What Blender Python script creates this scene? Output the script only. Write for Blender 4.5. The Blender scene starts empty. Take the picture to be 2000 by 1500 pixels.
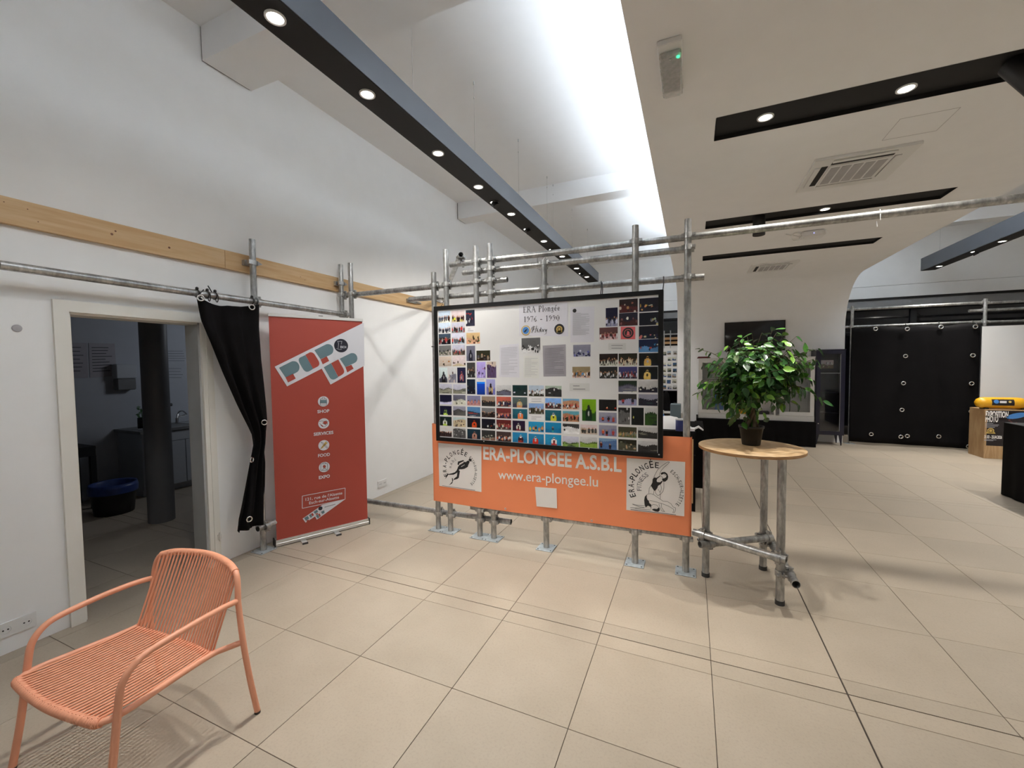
import bpy, math, random
from mathutils import Vector, Matrix
random.seed(7)
sc = bpy.context.scene
# ------------------------------------------------------------------ camera
F_PX, YAW, PITCH, ROLL, EYE = 805.7, math.radians(23.553), math.radians(2.4632), math.radians(-0.6562), Vector((0, 0, 1.613))
fwd = Vector((-math.sin(YAW) * math.cos(PITCH), math.cos(YAW) * math.cos(PITCH), -math.sin(PITCH)))
rt0 = Vector((math.cos(YAW), math.sin(YAW), 0)); up0 = rt0.cross(fwd)
rt = math.cos(ROLL) * rt0 + math.sin(ROLL) * up0
up = -math.sin(ROLL) * rt0 + math.cos(ROLL) * up0
cd = bpy.data.cameras.new('camera'); cam = bpy.data.objects.new('camera', cd); sc.collection.objects.link(cam)
cd.sensor_fit = 'HORIZONTAL'; cd.sensor_width = 36; cd.lens = F_PX / 2000 * 36; cd.clip_start = 0.02; cd.clip_end = 100
cam.matrix_world = Matrix(((rt.x, up.x, -fwd.x, EYE.x), (rt.y, up.y, -fwd.y, EYE.y), (rt.z, up.z, -fwd.z, EYE.z), (0, 0, 0, 1)))
sc.camera = cam

def at(ax, c, u, v):
    """point where the sight line through photo pixel (u, v) meets the plane ax = c"""
    d = rt * ((u - 1000) / F_PX) - up * ((v - 750) / F_PX) + fwd
    i = 'xyz'.index(ax)
    return EYE + d * ((c - EYE[i]) / d[i])

# ------------------------------------------------------------------ world, exposure
w = bpy.data.worlds.new('night'); sc.world = w; w.use_nodes = True
w.node_tree.nodes['Background'].inputs[0].default_value = (0.010, 0.013, 0.02, 1)
w.node_tree.nodes['Background'].inputs[1].default_value = 1.0
sc.view_settings.view_transform = 'Standard'; sc.view_settings.look = 'None'
sc.view_settings.gamma = 1.0; sc.view_settings.use_curve_mapping = False
sc.view_settings.exposure = 0.0

def light(kind, name, loc, power, col, **k):
    l = bpy.data.lights.new(name, kind); o = bpy.data.objects.new(name, l); sc.collection.objects.link(o)
    o.location = loc; l.energy = power; l.color = col
    d = k.pop('dirv', None)
    if d is not None: o.rotation_euler = Vector(d).to_track_quat('-Z', 'Y').to_euler()
    for a, b in k.items(): setattr(l, a, b)
    return o
WARM = (1.0, 0.965, 0.90)
COOL = (0.80, 0.90, 1.0)
TRACK_Y = [-2.2, -1.4, -0.7, 0.1, 0.8, 1.5, 2.14, 2.95, 3.65, 4.45, 5.6, 6.5, 7.4, 8.2]
LP = dict(track=140, cove=185, slot=128, right=118, tilt=60)
sc.cycles.diffuse_bounces = 8; sc.cycles.max_bounces = 14
for y in TRACK_Y:
    k = 0.06 if y < 0 else 0.08 if y < 0.5 else 0.12 if y < 1 else 0.9 if y < 2 else 1.0
    light('SPOT', 'downlight_or_fill', (-1.93, y, 3.34), LP['track'] * k, WARM, dirv=(0.17, 0, -1), spot_size=math.radians(80), spot_blend=1.0, shadow_soft_size=0.022)
# the tilted heads of the same beam and one added spot wash the left wall and the board
for y, d, k in ((4.06, (-1.0, 0.45, -1.25), 1), (1.2, (-1.0, 0.2, -1.35), .35), (5.02, (-1.0, 0.3, -1.1), 1), (2.55, (-0.9, 0.9, -1.6), 1.1), (6.05, (-0.8, 0.5, -1.0), 1), (1.9, (0.55, 1.3, -1.15), .6)):  # weakest spot is added to lift the wall, no head there
    light('SPOT', 'tilted_head_or_fill', (-1.96, y, 3.30), LP['tilt'] * k, WARM, dirv=d, spot_size=math.radians(95), spot_blend=1.0, shadow_soft_size=0.03)
# cove strips on top of the lowered ceiling, shining up at the real ceiling
for x, a, pw in ((0.12, math.radians(180 - 25), LP['cove']), (2.37, math.radians(180 + 25), LP['cove'] * 1.7)):
    o = light('AREA', 'cove_strip', (x, 3.6, 3.50), pw, COOL, shape='RECTANGLE', size=0.16, size_y=11.0); o.rotation_euler = (0, a, 0)
for x, y, k in ((0.443, 3.30, 1), (1.18, 3.32, 1), (1.305, 5.5, .3), (1.0, 7.1, .3), (0.443, 1.15, 1), (1.5, 1.15, 1.2), (0.443, -1.0, .5), (1.6, -1.0, .6), (-0.85, 9.5, .8)):  # last spot is added to brighten the far panel, no fitting there
    light('SPOT', 'downlight_or_fill', (x, y, 3.255), LP['slot'] * k, WARM, dirv=(0, 0, -1), spot_size=math.radians(100), spot_blend=1.0, shadow_soft_size=0.03)
for y in (-1.0, 0.6, 2.2, 3.8, 5.4, 6.6, 7.8, 8.6, 9.6, 10.3):
    light('SPOT', 'downlight_or_fill', (4.21, y, 3.33), LP['right'], WARM, dirv=(0, 0, -1), spot_size=math.radians(115), spot_blend=1.0, shadow_soft_size=0.035)

# ------------------------------------------------------------------ materials
MATS = {}
def nodes(name):
    m = bpy.data.materials.new(name); m.use_nodes = True; nt = m.node_tree
    return m, nt, nt.nodes['Principled BSDF']
def link(nt, a, b): nt.links.new(a, b)
def coord(nt, scale=(1, 1, 1), which='Object'):
    tc = nt.nodes.new('ShaderNodeTexCoord'); mp = nt.nodes.new('ShaderNodeMapping'); mp.inputs['Scale'].default_value = scale
    link(nt, tc.outputs[which], mp.inputs['Vector']); return mp.outputs['Vector']
def noise(nt, vec, scale, detail=4, rough=0.5):
    n = nt.nodes.new('ShaderNodeTexNoise'); n.inputs['Scale'].default_value = scale; n.inputs['Detail'].default_value = detail; n.inputs['Roughness'].default_value = rough
    link(nt, vec, n.inputs['Vector']); return n.outputs['Fac']
def ramp(nt, fac, stops):
    r = nt.nodes.new('ShaderNodeValToRGB'); e = r.color_ramp.elements
    while len(e) < len(stops): e.new(0.5)
    for el, (p, c) in zip(e, stops): el.position = p; el.color = (*c, 1)
    link(nt, fac, r.inputs['Fac']); return r.outputs['Color']
def bump(nt, p, h, strength, dist=0.002):
    b = nt.nodes.new('ShaderNodeBump'); b.inputs['Strength'].default_value = strength; b.inputs['Distance'].default_value = dist
    link(nt, h, b.inputs['Height']); link(nt, b.outputs['Normal'], p.inputs['Normal'])
def plain(name, col, rough=0.6, metal=0.0, var=0.06, nscale=6.0, bumps=0.0, bscale=60, spec=0.5):
    """solid colour with a slight procedural mottling"""
    m, nt, p = nodes(name); v = coord(nt)
    f = noise(nt, v, nscale)
    lo = tuple(max(0, c * (1 - var)) for c in col); hi = tuple(min(1, c * (1 + var)) for c in col)
    link(nt, ramp(nt, f, [(0.3, lo), (0.7, hi)]), p.inputs['Base Color'])
    p.inputs['Roughness'].default_value = rough; p.inputs['Metallic'].default_value = metal
    p.inputs['Specular IOR Level'].default_value = spec
    if bumps: bump(nt, p, noise(nt, v, bscale), bumps)
    MATS[name] = m; return m
def emit(name, col, s):
    m = bpy.data.materials.new(name); m.use_nodes = True; nt = m.node_tree; nt.nodes.clear()
    e = nt.nodes.new('ShaderNodeEmission'); o = nt.nodes.new('ShaderNodeOutputMaterial'); e.inputs[0].default_value = (*col, 1); e.inputs[1].default_value = s
    link(nt, e.outputs[0], o.inputs[0]); MATS[name] = m; return m

plain('wall_paint', (0.86, 0.86, 0.85), 0.85, var=0.012, bumps=0.05, bscale=250)
plain('ceiling_paint', (0.80, 0.80, 0.80), 0.9, var=0.01)
plain('ribbon_paint', (0.86, 0.86, 0.865), 0.85, var=0.012)
plain('door_paint', (0.78, 0.76, 0.70), 0.5, var=0.01)
plain('grey_metal', (0.42, 0.43, 0.43), 0.45, var=0.04)
plain('track_grey', (0.060, 0.066, 0.078), 0.42, var=0.04)
plain('black_matt', (0.008, 0.008, 0.009), 0.7, var=0.1)
plain('black_plastic', (0.015, 0.015, 0.016), 0.4)
plain('frame_black', (0.006, 0.006, 0.006), 0.55, spec=0.3)
plain('white_plastic', (0.78, 0.78, 0.77), 0.4, var=0.01)
plain('grille_grey', (0.42, 0.41, 0.42), 0.6)
plain('coral_paint', (0.80, 0.36, 0.22), 0.42, var=0.02)
plain('coral_cord', (0.79, 0.34, 0.20), 0.55, var=0.04, nscale=30)
plain('base_plate_zinc', (0.42, 0.46, 0.48), 0.5, 0.35, var=0.15, nscale=30)
plain('rubber', (0.05, 0.05, 0.05), 0.7)
plain('soil', (0.03, 0.022, 0.015), 0.95, var=0.4, nscale=60)
plain('pot_black', (0.014, 0.014, 0.014), 0.45)
plain('paper_white', (0.78, 0.77, 0.78), 0.6, var=0.01)
plain('paper_lavender', (0.66, 0.65, 0.70), 0.45, var=0.01)
plain('paper_grey', (0.34, 0.32, 0.35), 0.6, var=0.05, nscale=14)
plain('paper_cream', (0.70, 0.70, 0.66), 0.5, var=0.01)
plain('ink', (0.02, 0.02, 0.022), 0.6)
plain('ink_grey', (0.16, 0.16, 0.18), 0.6)
plain('ink_soft', (0.42, 0.42, 0.45), 0.6)
plain('board_white', (0.70, 0.695, 0.685), 0.5, var=0.01)
plain('vinyl_orange', (0.93, 0.29, 0.125), 0.42, var=0.03, nscale=2.5)
plain('vinyl_white', (0.86, 0.83, 0.80), 0.42, var=0.02)
plain('banner_red', (0.37, 0.056, 0.036), 0.5, var=0.02, nscale=2)
plain('banner_white', (0.66, 0.66, 0.70), 0.5, var=0.01)
plain('banner_teal', (0.125, 0.205, 0.235), 0.5, var=0.02)
plain('banner_navy', (0.01, 0.011, 0.025), 0.5)
plain('aluminium', (0.72, 0.72, 0.71), 0.32, 0.8, var=0.03)
plain('chrome', (0.75, 0.75, 0.74), 0.18, 1.0, var=0.02)
plain('locker_navy', (0.010, 0.010, 0.028), 0.32)
plain('cabinet_white', (0.62, 0.61, 0.59), 0.45, var=0.01)
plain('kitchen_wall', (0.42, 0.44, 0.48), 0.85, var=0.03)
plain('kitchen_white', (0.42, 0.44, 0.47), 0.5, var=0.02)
plain('column_grey', (0.12, 0.12, 0.125), 0.5, var=0.03)
plain('worktop_grey', (0.16, 0.16, 0.16), 0.4, var=0.1)
plain('bin_bag_blue', (0.03, 0.06, 0.22), 0.35, var=0.2, nscale=20)
plain('leaf_dark', (0.022, 0.085, 0.018), 0.32, var=0.35, nscale=20)
plain('leaf_mid', (0.06, 0.19, 0.025), 0.32, var=0.3, nscale=20)
plain('leaf_lime', (0.20, 0.42, 0.05), 0.35, var=0.25, nscale=20)
plain('leaf_pale', (0.30, 0.40, 0.20), 0.4, var=0.25, nscale=25)
plain('bark', (0.10, 0.075, 0.045), 0.8, var=0.35, nscale=30, bumps=0.5, bscale=60)
plain('tank_yellow', (0.72, 0.36, 0.01), 0.35, var=0.08)
plain('tin_blue', (0.02, 0.03, 0.13), 0.3)
plain('cloth_white', (0.72, 0.71, 0.70), 0.8, var=0.05, bumps=0.3, bscale=20)
plain('box_teal', (0.13, 0.18, 0.20), 0.6)
plain('red_cloth', (0.12, 0.01, 0.015), 0.8)
plain('blue_print', (0.06, 0.22, 0.55), 0.5)
plain('gold_print', (0.55, 0.38, 0.10), 0.5)
plain('red_print', (0.72, 0.13, 0.14), 0.5)
plain('maroon_print', (0.10, 0.03, 0.03), 0.5, var=0.5, nscale=25)
plain('poster_black', (0.012, 0.008, 0.010), 0.4)
plain('tan_print', (0.45, 0.27, 0.12), 0.5)
plain('dark_room', (0.02, 0.02, 0.02), 0.9)
plain('header_grey', (0.26, 0.26, 0.265), 0.5)
plain('clear_tag', (0.62, 0.62, 0.60), 0.3, var=0.01)
emit('lamp_glow', (1.0, 0.95, 0.88), 14)
emit('led_green', (0.05, 1.0, 0.45), 2.5)
emit('led_blue', (0.4, 0.4, 1.0), 2.0)

# galvanised steel
m, nt, p = nodes('galvanised'); v2 = coord(nt, (1, 1, .35))
f = noise(nt, v2, 45, 6, 0.65); f2 = noise(nt, v2, 9, 3)
mx = nt.nodes.new('ShaderNodeMath'); mx.operation = 'MULTIPLY'; link(nt, f, mx.inputs[0]); link(nt, f2, mx.inputs[1])
link(nt, ramp(nt, mx.outputs[0], [(0.12, (0.22, 0.22, 0.215)), (0.27, (0.42, 0.42, 0.41)), (0.42, (0.66, 0.66, 0.65))]), p.inputs['Base Color'])
p.inputs['Metallic'].default_value = 0.75
link(nt, ramp(nt, f, [(0.3, (0.46,) * 3), (0.7, (0.28,) * 3)]), p.inputs['Roughness']); bump(nt, p, f, 0.10, 0.001); MATS['galvanised'] = m
# floor tile
m, nt, p = nodes('stone_tile'); v = coord(nt)
oi = nt.nodes.new('ShaderNodeObjectInfo')
ad = nt.nodes.new('ShaderNodeVectorMath'); ad.operation = 'ADD'; mul = nt.nodes.new('ShaderNodeVectorMath'); mul.operation = 'SCALE'; mul.inputs['Scale'].default_value = 9.0
link(nt, oi.outputs['Location'], mul.inputs[0]); link(nt, v, ad.inputs[0]); link(nt, mul.outputs[0], ad.inputs[1])
f = noise(nt, ad.outputs[0], 3.0, 6, 0.6); f2 = noise(nt, ad.outputs[0], 90, 3, 0.7)
c1 = ramp(nt, f, [(0.3, (0.400, 0.338, 0.262)), (0.7, (0.445, 0.378, 0.298))])
c2 = ramp(nt, f2, [(0.30, (0.90,) * 3), (0.5, (1.0,) * 3), (0.68, (1.0,) * 3), (0.76, (1.16,) * 3)])
mm = nt.nodes.new('ShaderNodeMix'); mm.data_type = 'RGBA'; mm.blend_type = 'MULTIPLY'; mm.inputs[0].default_value = 1
link(nt, c1, mm.inputs[6]); link(nt, c2, mm.inputs[7])
m2 = nt.nodes.new('ShaderNodeMix'); m2.data_type = 'RGBA'; m2.blend_type = 'MULTIPLY'; m2.inputs[0].default_value = 1
link(nt, mm.outputs[2], m2.inputs[6]); link(nt, ramp(nt, oi.outputs['Random'], [(0, (0.95,) * 3), (1, (1.04, 1.03, 1.02))]), m2.inputs[7])
link(nt, m2.outputs[2], p.inputs['Base Color']); p.inputs['Specular IOR Level'].default_value = 0.35
link(nt, ramp(nt, f, [(0.3, (0.42,) * 3), (0.7, (0.52,) * 3)]), p.inputs['Roughness']); bump(nt, p, f2, 0.04, 0.001); MATS['stone_tile'] = m
plain('grout', (0.055, 0.042, 0.034), 0.9)
# wood: long grain along local axis
def wood(name, a, b, stretch, scale=5.0, knots=False):
    m, nt, p = nodes(name); v = coord(nt, stretch)
    f = noise(nt, v, scale, 5, 0.6)
    wv = nt.nodes.new('ShaderNodeTexWave'); wv.inputs['Scale'].default_value = scale * 0.6; wv.inputs['Distortion'].default_value = 9; wv.inputs['Detail'].default_value = 3; wv.inputs['Detail Scale'].default_value = 1.2
    link(nt, v, wv.inputs['Vector'])
    mxx = nt.nodes.new('ShaderNodeMath'); mxx.operation = 'MULTIPLY_ADD'; mxx.inputs[1].default_value = 0.35; link(nt, wv.outputs['Fac'], mxx.inputs[0]); link(nt, f, mxx.inputs[2])
    col = ramp(nt, mxx.outputs[0], [(0.35, a), (0.85, b)])
    link(nt, col, p.inputs['Base Color']); p.inputs['Roughness'].default_value = 0.55; MATS[name] = m
wood('pine', (0.63, 0.44, 0.24), (0.54, 0.34, 0.16), (7, 0.5, 7), 4)
wood('plywood', (0.68, 0.48, 0.27), (0.56, 0.36, 0.18), (1.2, 6, 6), 5)
wood('plywood_edge', (0.60, 0.37, 0.17), (0.33, 0.17, 0.07), (1, 1, 40), 5)
wood('plinth_wood', (0.50, 0.33, 0.17), (0.40, 0.24, 0.11), (3, 3, 0.8), 4)
plain('knot', (0.16, 0.07, 0.03), 0.7, var=0.3, nscale=60)
# black cloth
plain('black_cloth', (0.0055, 0.005, 0.0055), 0.85, var=0.2, nscale=4, bumps=0.25, bscale=300, spec=0.12)
# glass
m, nt, p = nodes('clear_glass'); p.inputs['Base Color'].default_value = (0.9, 0.93, 0.95, 1); p.inputs['Roughness'].default_value = 0.03
p.inputs['Transmission Weight'].default_value = 1.0; p.inputs['IOR'].default_value = 1.45; MATS['clear_glass'] = m
m, nt, p = nodes('cover_plastic'); v = coord(nt); link(nt, ramp(nt, noise(nt, v, 40), [(0.3, (0.55, 0.56, 0.55)), (0.7, (0.75, 0.75, 0.74))]), p.inputs['Base Color']); p.inputs['Roughness'].default_value = 0.12; p.inputs['Alpha'].default_value = 0.42; MATS['cover_plastic'] = m
m, nt, p = nodes('dark_glass'); v = coord(nt); link(nt, ramp(nt, noise(nt, v, 2), [(0.3, (0.004, 0.004, 0.006)), (0.7, (0.007, 0.007, 0.010))]), p.inputs['Base Color'])
p.inputs['Roughness'].default_value = 0.06; MATS['dark_glass'] = m
# prints: colour attribute painted per photograph
m, nt, p = nodes('photo_ink'); a = nt.nodes.new('ShaderNodeVertexColor'); a.layer_name = 'Col'; link(nt, a.outputs['Color'], p.inputs['Base Color'])
p.inputs['Roughness'].default_value = 0.3; MATS['photo_ink'] = m

# ------------------------------------------------------------------ mesh helpers
ORI = {}
def link_obj(name, me, parent=None, origin=(0, 0, 0)):
    o = bpy.data.objects.new(name, me); sc.collection.objects.link(o)
    origin = Vector(origin)
    if parent is not None:
        o.parent = parent; o.location = origin - ORI[parent.name]
    else: o.location = origin
    ORI[o.name] = origin
    return o
def tag(o, label=None, cat=None, group=None, kind=None):
    for k, v in (('label', label), ('category', cat), ('group', group), ('kind', kind)):
        if v: o[k] = v
    return o
def thing(name, origin, label, cat, group=None):
    return tag(link_obj(name, None, None, origin), label, cat, group)

class MB:
    def __init__(s): s.v = []; s.f = []; s.mi = []; s.sm = []
    def add(s, vs, fs, mi=0, smooth=False):
        n = len(s.v); s.v += [Vector(p) for p in vs]
        for f in fs: s.f.append([i + n for i in f]); s.mi.append(mi); s.sm.append(smooth)
        return s
    def box(s, a, b, mi=0):
        x0, y0, z0 = (min(a[i], b[i]) for i in range(3)); x1, y1, z1 = (max(a[i], b[i]) for i in range(3))
        return s.add([(x0, y0, z0), (x1, y0, z0), (x1, y1, z0), (x0, y1, z0), (x0, y0, z1), (x1, y0, z1), (x1, y1, z1), (x0, y1, z1)],
                     [(0, 3, 2, 1), (4, 5, 6, 7), (0, 1, 5, 4), (1, 2, 6, 5), (2, 3, 7, 6), (3, 0, 4, 7)], mi)
    def bbox(s, a, b, r=0.004, mi=0):
        """box with chamfered vertical and top edges"""
        x0, y0, z0 = (min(a[i], b[i]) for i in range(3)); x1, y1, z1 = (max(a[i], b[i]) for i in range(3))
        def ring(d, z, c): return [(x0 + d + c, y0 + d, z), (x1 - d - c, y0 + d, z), (x1 - d, y0 + d + c, z), (x1 - d, y1 - d - c, z), (x1 - d - c, y1 - d, z), (x0 + d + c, y1 - d, z), (x0 + d, y1 - d - c, z), (x0 + d, y0 + d + c, z)]
        rs = [ring(r, z0, r), ring(0, z0 + r, r), ring(0, z1 - r, r), ring(r, z1, r)]
        vs = sum(rs, []); fs = [tuple(range(7, -1, -1)), tuple(range(24, 32))]
        for k in range(3):
            for i in range(8): j = (i + 1) % 8; fs.append((k * 8 + i, k * 8 + j, k * 8 + 8 + j, k * 8 + 8 + i))
        return s.add(vs, fs, mi)
    def obox(s, c, ex, ey, ez, mi=0):
        """box from centre and three half-extent vectors"""
        c, ex, ey, ez = map(Vector, (c, ex, ey, ez)); q = [(-1, -1, -1), (1, -1, -1), (1, 1, -1), (-1, 1, -1), (-1, -1, 1), (1, -1, 1), (1, 1, 1), (-1, 1, 1)]
        return s.add([c + ex * a + ey * b + ez * d for a, b, d in q], [(0, 3, 2, 1), (4, 5, 6, 7), (0, 1, 5, 4), (1, 2, 6, 5), (2, 3, 7, 6), (3, 0, 4, 7)], mi)
    def cyl(s, a, b, r, n=16, r2=None, caps=True, mi=0, smooth=True):
        a, b = Vector(a), Vector(b); d = (b - a).normalized(); e = d.orthogonal().normalized(); g = d.cross(e); r2 = r if r2 is None else r2
        vs = []
        for p, q in ((a, r), (b, r2)):
            for i in range(n): t = 2 * math.pi * i / n; vs.append(p + (e * math.cos(t) + g * math.sin(t)) * q)
        s.add(vs, [(i, (i + 1) % n, n + (i + 1) % n, n + i) for i in range(n)], mi, smooth)
        if caps: s.add(vs, [tuple(range(n - 1, -1, -1)), tuple(range(n, 2 * n))], mi)
        return s
    def pipe(s, a, b, r, t=0.003, n=20, mi=0):
        """open tube with wall thickness"""
        a, b = Vector(a), Vector(b); d = (b - a).normalized(); e = d.orthogonal().normalized(); g = d.cross(e); vs = []
        for p, q in ((a, r), (b, r), (b, r - t), (a, r - t)):
            for i in range(n): u = 2 * math.pi * i / n; vs.append(p + (e * math.cos(u) + g * math.sin(u)) * q)
        for k in range(4):
            l = (k + 1) % 4
            s.add(vs, [(k * n + i, k * n + (i + 1) % n, l * n + (i + 1) % n, l * n + i) for i in range(n)], mi, k in (0, 2))
        return s
    def tube(s, pts, r, n=10, caps=True, mi=0, rf=None):
        pts = [Vector(p) for p in pts]; m = len(pts); vs = []
        t0 = (pts[1] - pts[0]).normalized(); e = t0.orthogonal().normalized()
        for k, p in enumerate(pts):
            t = (pts[min(k + 1, m - 1)] - pts[max(k - 1, 0)]).normalized(); e = (e - t * e.dot(t)).normalized(); g = t.cross(e)
            q = r if rf is None else rf(k, m)
            for i in range(n): u = 2 * math.pi * i / n; vs.append(p + (e * math.cos(u) + g * math.sin(u)) * q)
        fs = []
        for k in range(m - 1):
            for i in range(n): j = (i + 1) % n; fs.append((k * n + i, k * n + j, k * n + n + j, k * n + n + i))
        s.add(vs, fs, mi, True)
        if caps: s.add(vs[:n] + vs[-n:], [tuple(range(n - 1, -1, -1)), tuple(range(n, 2 * n))], mi)
        return s
    def lathe(s, c, prof, n=24, axis=(0, 0, 1), mi=0):
        c = Vector(c); d = Vector(axis).normalized(); e = d.orthogonal().normalized(); g = d.cross(e); vs = []
        for r, h in prof:
            for i in range(n): t = 2 * math.pi * i / n; vs.append(c + d * h + (e * math.cos(t) + g * math.sin(t)) * max(r, 1e-5))
        fs = [(k * n + i, k * n + (i + 1) % n, k * n + n + (i + 1) % n, k * n + n + i) for k in range(len(prof) - 1) for i in range(n)]
        return s.add(vs, fs, mi, True)
    def torus(s, c, axis, R, r, n=20, m=8, mi=0):
        c = Vector(c); d = Vector(axis).normalized(); e = d.orthogonal().normalized(); g = d.cross(e); vs = []
        for i in range(n):
            t = 2 * math.pi * i / n; o = e * math.cos(t) + g * math.sin(t)
            for j in range(m): u = 2 * math.pi * j / m; vs.append(c + o * (R + r * math.cos(u)) + d * (r * math.sin(u)))
        return s.add(vs, [(i * m + j, ((i + 1) % n) * m + j, ((i + 1) % n) * m + (j + 1) % m, i * m + (j + 1) % m) for i in range(n) for j in range(m)], mi, True)
    def poly(s, pts, th=None, mi=0):
        """flat polygon, given a thickness vector it becomes a thin plate"""
        n = len(pts); pts = [Vector(p) for p in pts]
        if th is None: return s.add(pts, [tuple(range(n))], mi)
        th = Vector(th)
        s.add(pts + [p + th for p in pts], [tuple(range(n)), tuple(range(2 * n - 1, n - 1, -1))] + [(i, (i + 1) % n, n + (i + 1) % n, n + i) for i in range(n)], mi); return s
    def mesh(s, name, mats, origin=(0, 0, 0)):
        me = bpy.data.meshes.new(name); o = Vector(origin)
        me.from_pydata([tuple(p - o) for p in s.v], [], s.f)
        for mt in (mats if isinstance(mats, (list, tuple)) else [mats]): me.materials.append(MATS[mt])
        me.polygons.foreach_set('material_index', s.mi); me.polygons.foreach_set('use_smooth', s.sm)
        me.update(); return me
    def build(s, name, mats, parent=None, origin=None, label=None, kind=None):
        if origin is None:
            lo = [min(p[i] for p in s.v) for i in range(3)]; hi = [max(p[i] for p in s.v) for i in range(3)]
            origin = ((lo[0] + hi[0]) / 2, (lo[1] + hi[1]) / 2, lo[2])
        o = link_obj(name, s.mesh(name, mats, origin), parent, origin)
        if label: o['label'] = label
        if kind: o['kind'] = kind
        return o
def struct(name, mb, mats, parent=None): return mb.build(name, mats, parent, kind=None if parent else 'structure')
def recalc(o):
    import bmesh
    b = bmesh.new(); b.from_mesh(o.data); bmesh.ops.recalc_face_normals(b, faces=b.faces); b.to_mesh(o.data); b.free()

def smooth_path(pts, k=6):
    pts = [Vector(p) for p in pts]; P = [pts[0] * 2 - pts[1]] + pts + [pts[-1] * 2 - pts[-2]]; out = []
    for i in range(1, len(P) - 2):
        for j in range(k):
            t = j / k; a, b, c, d = P[i - 1], P[i], P[i + 1], P[i + 2]
            out.append(0.5 * ((2 * b) + (c - a) * t + (2 * a - 5 * b + 4 * c - d) * t * t + (3 * b - a - 3 * c + d) * t ** 3))
    return out + [pts[-1]]

# lettering: flat glyph meshes from Blender's built-in font
def glyphs(s, bold=0.0):
    c = bpy.data.curves.new('t', 'FONT'); c.body = s; c.size = 1; c.offset = bold; c.resolution_u = 3
    o = bpy.data.objects.new('t', c); sc.collection.objects.link(o)
    dg = bpy.context.evaluated_depsgraph_get(); me = bpy.data.meshes.new_from_object(o.evaluated_get(dg))
    vs = [v.co.copy() for v in me.vertices]; fs = [tuple(p.vertices) for p in me.polygons]
    bpy.data.objects.remove(o); bpy.data.curves.remove(c); bpy.data.meshes.remove(me)
    return vs, fs
def text_mb(mb, s, o, ux, uy, width=None, height=1.0, bold=0.0, align='L', mi=0):
    """write s on mb: o = baseline start, ux/uy unit vectors, height = cap height; width fits exactly"""
    vs, fs = glyphs(s, bold)
    if not vs: return
    x0 = min(v.x for v in vs); x1 = max(v.x for v in vs); cap = 0.729
    sy = height / cap; sx = (width / (x1 - x0)) if width else sy
    off = 0 if align == 'L' else -(x1 - x0) * sx / 2
    o, ux, uy = Vector(o), Vector(ux), Vector(uy)
    mb.add([o + ux * ((v.x - x0) * sx + off) + uy * (v.y * sy) for v in vs], fs, mi)
# ================================================================== SETTING
WX, CZ, FY = -3.59, 4.33, 11.22           # left wall, ceiling height, far facade
RZ, RX0, RX1, RY = 3.24, -0.303, 2.79, 10.2   # lowered ceiling: height, side edges, wall it turns into
DY0, DY1, DZ = 1.276, 2.03, 1.985         # door opening in the left wall

# floor: grout bed with tiles as parts
fl = struct('floor', MB().box((-7.3, -3.6, -0.12), (8.2, 12.2, -0.004)), 'grout')
TX = [0.106 + 0.6 * i for i in range(-13, 14)]
def rows():
    ys = [2.312 - 0.6 * k for k in range(9, 0, -1)] + [2.312, 2.424, 2.534] + [2.534 + 0.6 * k for k in range(1, 7)] + [6.246, 6.356] + [6.356 + 0.6 * k for k in range(1, 10)]
    return ys
TY = rows(); tile_mesh = {}; far_mb = MB(); ntile = 0
def tile_me(wx, wy):
    k = (round(wx, 3), round(wy, 3))
    if k not in tile_mesh:
        tile_mesh[k] = MB().bbox((-wx / 2, -wy / 2, -0.004), (wx / 2, wy / 2, 0), 0.0012).mesh('tile', 'stone_tile')
    return tile_mesh[k]
def seen(x0, x1, y0, y1):
    big = False
    for x in (x0, (x0 + x1) / 2, x1):
        for y in (y0, (y0 + y1) / 2, y1):
            d = Vector((x, y, 0)) - EYE; z = d.dot(fwd)
            if z > 0.3:
                u = 1000 + F_PX * d.dot(rt) / z; v = 750 - F_PX * d.dot(up) / z
                if -60 < u < 2060 and v < 1560: big = True
    return big
for i in range(len(TX) - 1):
    for k in range(len(TY) - 1):
        x0, x1, y0, y1 = TX[i], TX[i + 1], TY[k], TY[k + 1]
        gx0 = 0.0035 if abs(x0 - 0.706) < 0.01 else 0.0014; gx1 = 0.0035 if abs(x1 - 0.706) < 0.01 else 0.0014
        gy0 = 0.0028 if abs(y0 - 2.424) < 0.01 or abs(y0 - 6.246) < 0.01 else 0.0012; gy1 = 0.0028 if abs(y1 - 2.424) < 0.01 or abs(y1 - 6.246) < 0.01 else 0.0012
        a0, a1, b0, b1 = x0 + gx0, x1 - gx1, y0 + gy0, y1 - gy1
        if x0 < WX < x1:                       # tile cut by the left wall, runs through the doorway as a threshold
            if y1 < DY0 - 0.3 or y0 > DY1 + 0.3: a0 = WX + 0.001
        if x1 > 8.1 or x0 < -7.2: continue
        if x1 < WX - 0.25 and not (0.7 < (y0 + y1) / 2 < 4.3): continue
        if WX - 0.3 < x0 < WX - 0.1 and x1 < WX: continue
        if seen(x0, x1, y0, y1) and y0 < 9.0 and ntile < 296 and x0 > -5.4:
            o = link_obj('tile', tile_me(a1 - a0, b1 - b0), fl, ((a0 + a1) / 2, (b0 + b1) / 2, 0)); ntile += 1
        else: far_mb.bbox((a0, b0, -0.004), (a1, b1, 0), 0.0012)
far_mb.build('tile_field', 'stone_tile', fl, origin=(0, 0, 0), kind='stuff')

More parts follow.
